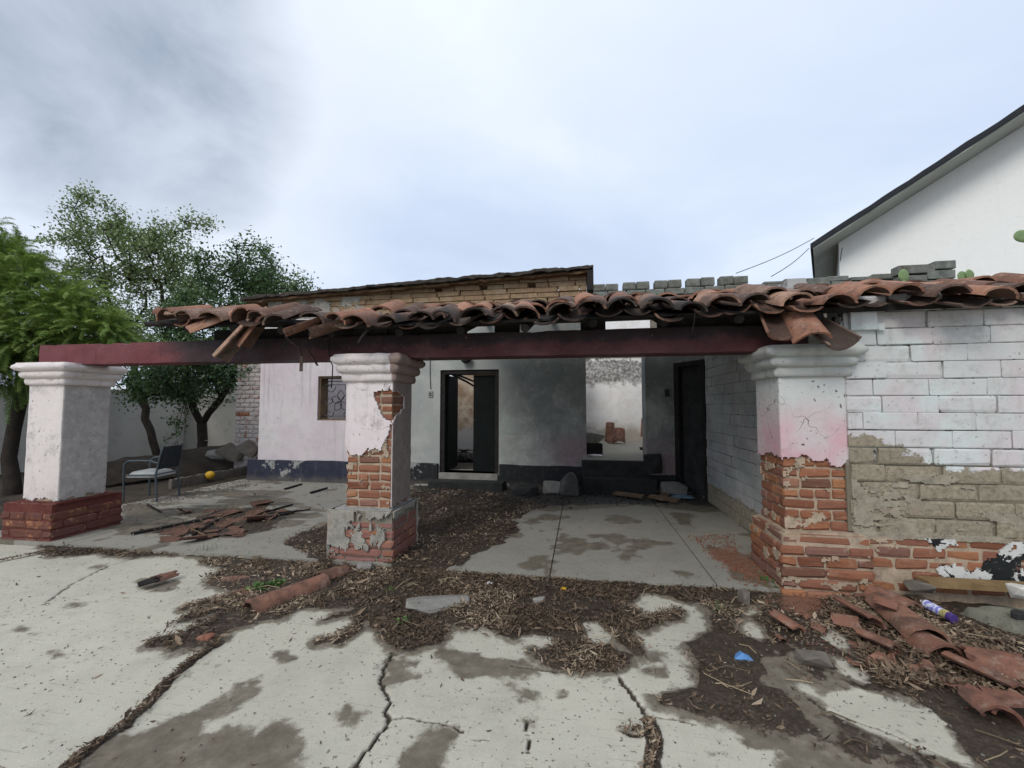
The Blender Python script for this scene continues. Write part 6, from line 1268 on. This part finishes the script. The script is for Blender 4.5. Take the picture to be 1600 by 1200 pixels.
for i, (px, py, s) in enumerate(((1310,965,.16),(1290,990,.12),(1350,1015,.14),(1385,1050,.12),(1420,1045,.16),(1450,1055,.11),(1330,1045,.1),(1500,1085,.14),(1540,1085,.12),(1470,1075,.1),(1260,965,.1),(1215,1000,.09),(1425,985,.13),(1560,1120,.13),(1405,925,.12))):
    o = link('tile_shard', prot2[i % 6]); c = gy(px, py, .0); o.scale = (s, s * random.uniform(.6, 1.1), s * .8); up = i % 3; o.rotation_euler = (random.uniform(-.25, .25), (PI if not up else 0) + random.uniform(-.3, .3), random.uniform(0, 6)); o.location = c + Vector((0, 0, .028 + (-.27 * s if up else .32 * s))); tag(o, 'small broken tile shard scattered round the lower right pile', 'tile shard', G3)
pc = scatter([gpoly([(1240,940),(1420,925),(1600,1030),(1600,1140),(1400,1070),(1260,1010)])], 700, 39, .1)
tag(link('tile_crumbs', crumbs('tile_crumbs', pc, np.full(len(pc), YZ + .02), .009, M['tile_loose'], 14)), 'red crumbs of broken tile strewn through the lower right pile', 'rubble', kind='stuff')
# right: spray can, plank, kerb slab, lump
cn = thing('spray_can', 'purple and blue spray can lying among leaves beside the tile pile', 'can', gy(1455, 948, .04)); a, e = gy(1492, 968, .07), gy(1440, 940, .085); Mx = axis_m(a, e) @ Matrix.Rotation(-PI / 2, 4, 'X'); L = (e - a).length; R_ = .031
def lathe_p(nm, prof, m): b = MB(); b.lathe(prof, 20, Mx); o = b.build(nm, m, cn, 40); fixn(o.data); return o
def m_can():
    g = G('can print', .35, .5); z = g.sep(g.obj())[2]; p = g.obj(); v = g.sep(p); n = g.noise(p, 38, 2)
    return g.out(g.mix(g.mr(n, .45, .5), (.22, .22, .62), (.62, .66, .80)), nrm=None)
lathe_p('body', [(R_ * .96, .004), (R_, .012), (R_, L * .17)], simple('purple can paint', (.07, .04, .20), .4, .2, 30, .05, spec=.5)); lathe_p('label_band', [(R_ + .0008, L * .172), (R_ + .0008, L * .34)], simple('yellow purple band', (.40, .36, .16), .4, .6, 45, .05, spec=.5)); lathe_p('label', [(R_ + .0006, L * .342), (R_ + .0006, L * .86)], m_can()); lathe_p('shoulder', [(R_, L * .862), (R_ * .95, L * .9), (R_ * .62, L * .95), (R_ * .5, L * .96)], M['can_metal']); lathe_p('nozzle', [(R_ * .45, L * .961), (R_ * .45, L * 1.0), (R_ * .2, L * 1.01)], M['paper'])
a, e = oy(1452, 914, 3.80), oy(1615, 905, 3.80); b = MB(); b.box((a.x, 3.80, a.z - .02), (e.x + .5, 3.925, a.z + .022)); o = b.build('plank', M['plank']); o.rotation_euler = (0, 0, 0); tag(o, 'ochre timber plank lying against the foot of the block wall', 'plank')
rock('brick_piece', oy(1437, 917, 3.84), (.17, .12, .09), M['stone'], 'crumbling brown lump under the left end of the plank', 'brick', None, 31)
KP = [(2.72, 3.79), (4.9, 3.79), (4.9, 2.95), (3.55, 3.06), (3.1, 3.30), (2.86, 3.52)]
xs_, ys_ = np.arange(2.6, 4.9, .03), np.arange(2.9, 3.80, .03); XX, YY = np.meshgrid(xs_, ys_); dd = sdf(XX, YY, KP) + (fbm(XX, YY, 7, 4, 44) - .5) * .10
ZZ = -.12 + .155 * sst(.03, -.045, dd) + (fbm(XX, YY, 5, 5, 45) - .5) * .05 + .02 * sst(.55, .6, fbm(XX, YY, 3, 3, 46)); I = np.arange(XX.size).reshape(XX.shape); Q = np.stack([I[:-1, :-1], I[:-1, 1:], I[1:, 1:], I[1:, :-1]], -1).reshape(-1, 4)
ks = link('concrete_slab', qmesh('concrete_slab', np.stack([XX, YY, ZZ], -1).reshape(-1, 3), Q, M['mossy'], 50)); tag(ks, 'worn raised concrete slab at the right edge below the plank', 'slab')
rock('plaster_lump', oy(1597, 925, 3.6), (.13, .12, .10), M['white_stone'], 'rounded white lump on the raised slab at the right edge', 'stone', None, 41); rock('stone', gy(1592, 962, .10), (.10, .08, .06), M['soot_block'], 'dark grey lump on the raised slab below the white one', 'stone', None, 42)
c = gy(1160, 1029, .012); b = MB(); b.add([c + Vector(v) for v in ((-.055, -.02, .0), (.0, -.035, .015), (.06, -.02, .0), (.045, .02, .012), (.0, .045, .022), (-.03, .03, .008), (0, 0, .035))], [(0, 1, 6), (1, 2, 6), (2, 3, 6), (3, 4, 6), (4, 5, 6), (5, 0, 6)]); n = 7
b.add([Vector(v) - Vector((0, 0, .004)) for v in b.v[:7]], [(1, 0, 6), (2, 1, 6), (3, 2, 6), (4, 3, 6), (5, 4, 6), (0, 5, 6)]); tag(b.build('plastic_shard', M['blue']), 'small bright blue plastic shard in the mud', 'plastic')
# back of the porch
rock('block_piece', oz(862, 763, .09), (.36, .2, .24), M['render_grey'], 'pale rectangular block lying below the dark back wall', 'block', None, 51, (0, 0, .1)); rock('boulder', oz(889, 758, .16), (.34, .3, .42), M['soot_stone'], 'large grey boulder of rubble left of the passage step', 'rubble', None, 52)
rock('rubble_piece', oz(822, 768, .06), (.42, .3, .2), M['soot_block'], 'dark rubble lump left of the pale block', 'rubble', None, 53); rock('rubble_piece', oz(915, 762, .03), (.12, .1, .08), M['white_stone'], 'tiny white lump before the passage step', 'rubble', None, 54); rock('rubble_piece', oz(1052, 765, .1), (.42, .3, .26), M['render_grey'], 'grey rubble lump right of the passage step', 'rubble', None, 55); rock('rubble_piece', oy(1020, 724, 7.85), (.3, .25, .34), M['soot_block'], 'blackened broken corner at the right side of the passage riser', 'rubble', None, 56)
rock('rubble_piece', oz(720, 752, .05), (.3, .2, .12), M['soot_block'], 'dark flat rubble on the doorway step', 'rubble', None, 57); rock('rubble_piece', oz(660, 756, .03), (.3, .14, .06), M['render_grey'], 'pale thin rubble piece right of the middle pillar', 'rubble', None, 58)
for i, (p, q, lb) in enumerate((((960, 770), (1005, 776), 'dark plank end lying before the passage step'), ((1000, 766), (1040, 768), 'grey board lying right of the passage step'), ((1030, 780), (1052, 764), 'tilted board end beside the blue cloth'), ((1015, 775), (1060, 782), 'flat board under the blue cloth'))):
    A_, B_ = oz(*p, .05), oz(*q, .06); Mx = axis_m(A_, B_, .15); L = (B_ - A_).length; b = MB(); b.box((-.06, 0, -.015), (.06, L, .015), Mx); tag(b.build('board', M['wood']), lb, 'board')
V = []; F = []; c = oz(1066, 776, .02)
for j in range(9):
    for i in range(9): V.append((c.x + (i - 4) * .045 + random.uniform(-.008, .008), c.y + (j - 4) * .035, c.z + .09 * fbm(np.array([i * .5]), np.array([j * .5]), 1, 3, 3)[0] * (1 - max(abs(i - 4), abs(j - 4)) / 4.6)))
F = [(j * 9 + i, j * 9 + i + 1, (j + 1) * 9 + i + 1, (j + 1) * 9 + i) for j in range(8) for i in range(8)]; o = mk('cloth', V, F, M['cloth_blue'], None, 170); o.modifiers.new('s', 'SOLIDIFY').thickness = .006; tag(o, 'crumpled dirty blue cloth near the corner door', 'cloth')
# in the open passage
FZ = .536
def pz(px, py): return oz(px, py, FZ)
c = pz(949, 686); c.y = min(c.y, 12.2); loose((c.x, c.y, FZ), (c.x + .03, c.y + .12, FZ + .52), PI * .0 + .2, None, .13, .11, (.0, 1.), 71, 0, 2, 'upright clay tile leaning on the far wall of the passage')
c = oy(953, 690, 11.6); loose((c.x, 11.5, FZ + .14), (c.x + .2, 11.8, FZ + .2), PI, None, .15, .13, (.0, 1.), 72, .03, 2, 'upturned clay tile below the upright one in the passage')
c = oy(966, 688, 11.6); loose((c.x, 11.55, FZ + .02), (c.x + .03, 11.72, FZ + .36), .1, None, .17, .15, (.05, .95), 73, 0, 2, 'wide clay tile leaning at the far wall right of the upright one'); loose(oy(1009, 684, 11.6), oy(1009, 655, 11.8), .2, None, .14, .12, (.1, .9), 74, 0, 2, 'clay tile half hidden by the right jamb of the passage')
bx_ = thing('wooden_box', 'small dark open box at the left edge of the passage floor', 'box', oy(928, 698, 8.9)); c = oy(928, 704, 8.9); c.z = FZ + .004
for nm, a, e in (('panel', (-.17, -.13, 0), (.17, -.11, .22)), ('panel', (-.17, .11, 0), (.17, .13, .22)), ('panel', (-.17, -.108, 0), (-.15, .108, .22)), ('panel', (.15, -.108, 0), (.17, .108, .22)), ('base', (-.149, -.108, .0), (.149, .108, .02))): MB().box(c + Vector(a), c + Vector(e)).build(nm, M['char'], bx_)
rock('paper_scrap', oz(930, 712, FZ + .02), (.3, .16, .05), M['paper'], 'crumpled white scrap before the small dark box', 'scrap', None, 81); rock('plaster_lump', oy(926, 682, 10.4), (.5, .4, .34), M['render_grey'], 'grey slab piece leaning behind the small dark box', 'slab', None, 82, (.4, .2, .3)); rock('stone', oz(1004, 701, FZ + .03), (.14, .1, .07), M['soot_block'], 'dark stone at the right edge of the passage floor', 'stone', None, 83)
for i in range(9): rock('rubble_piece', (-2.95 + .26 * (i % 4) + random.uniform(-.05, .05), 9.6 + .28 * (i // 4), .3 + .05 * (i % 3)), (.34, .26, .2), M['soot_block'] if i % 2 else M['stone'], 'rubble lump heaped on the floor of the roofless room', 'rubble', 'rubble inside the doorway', 90 + i)
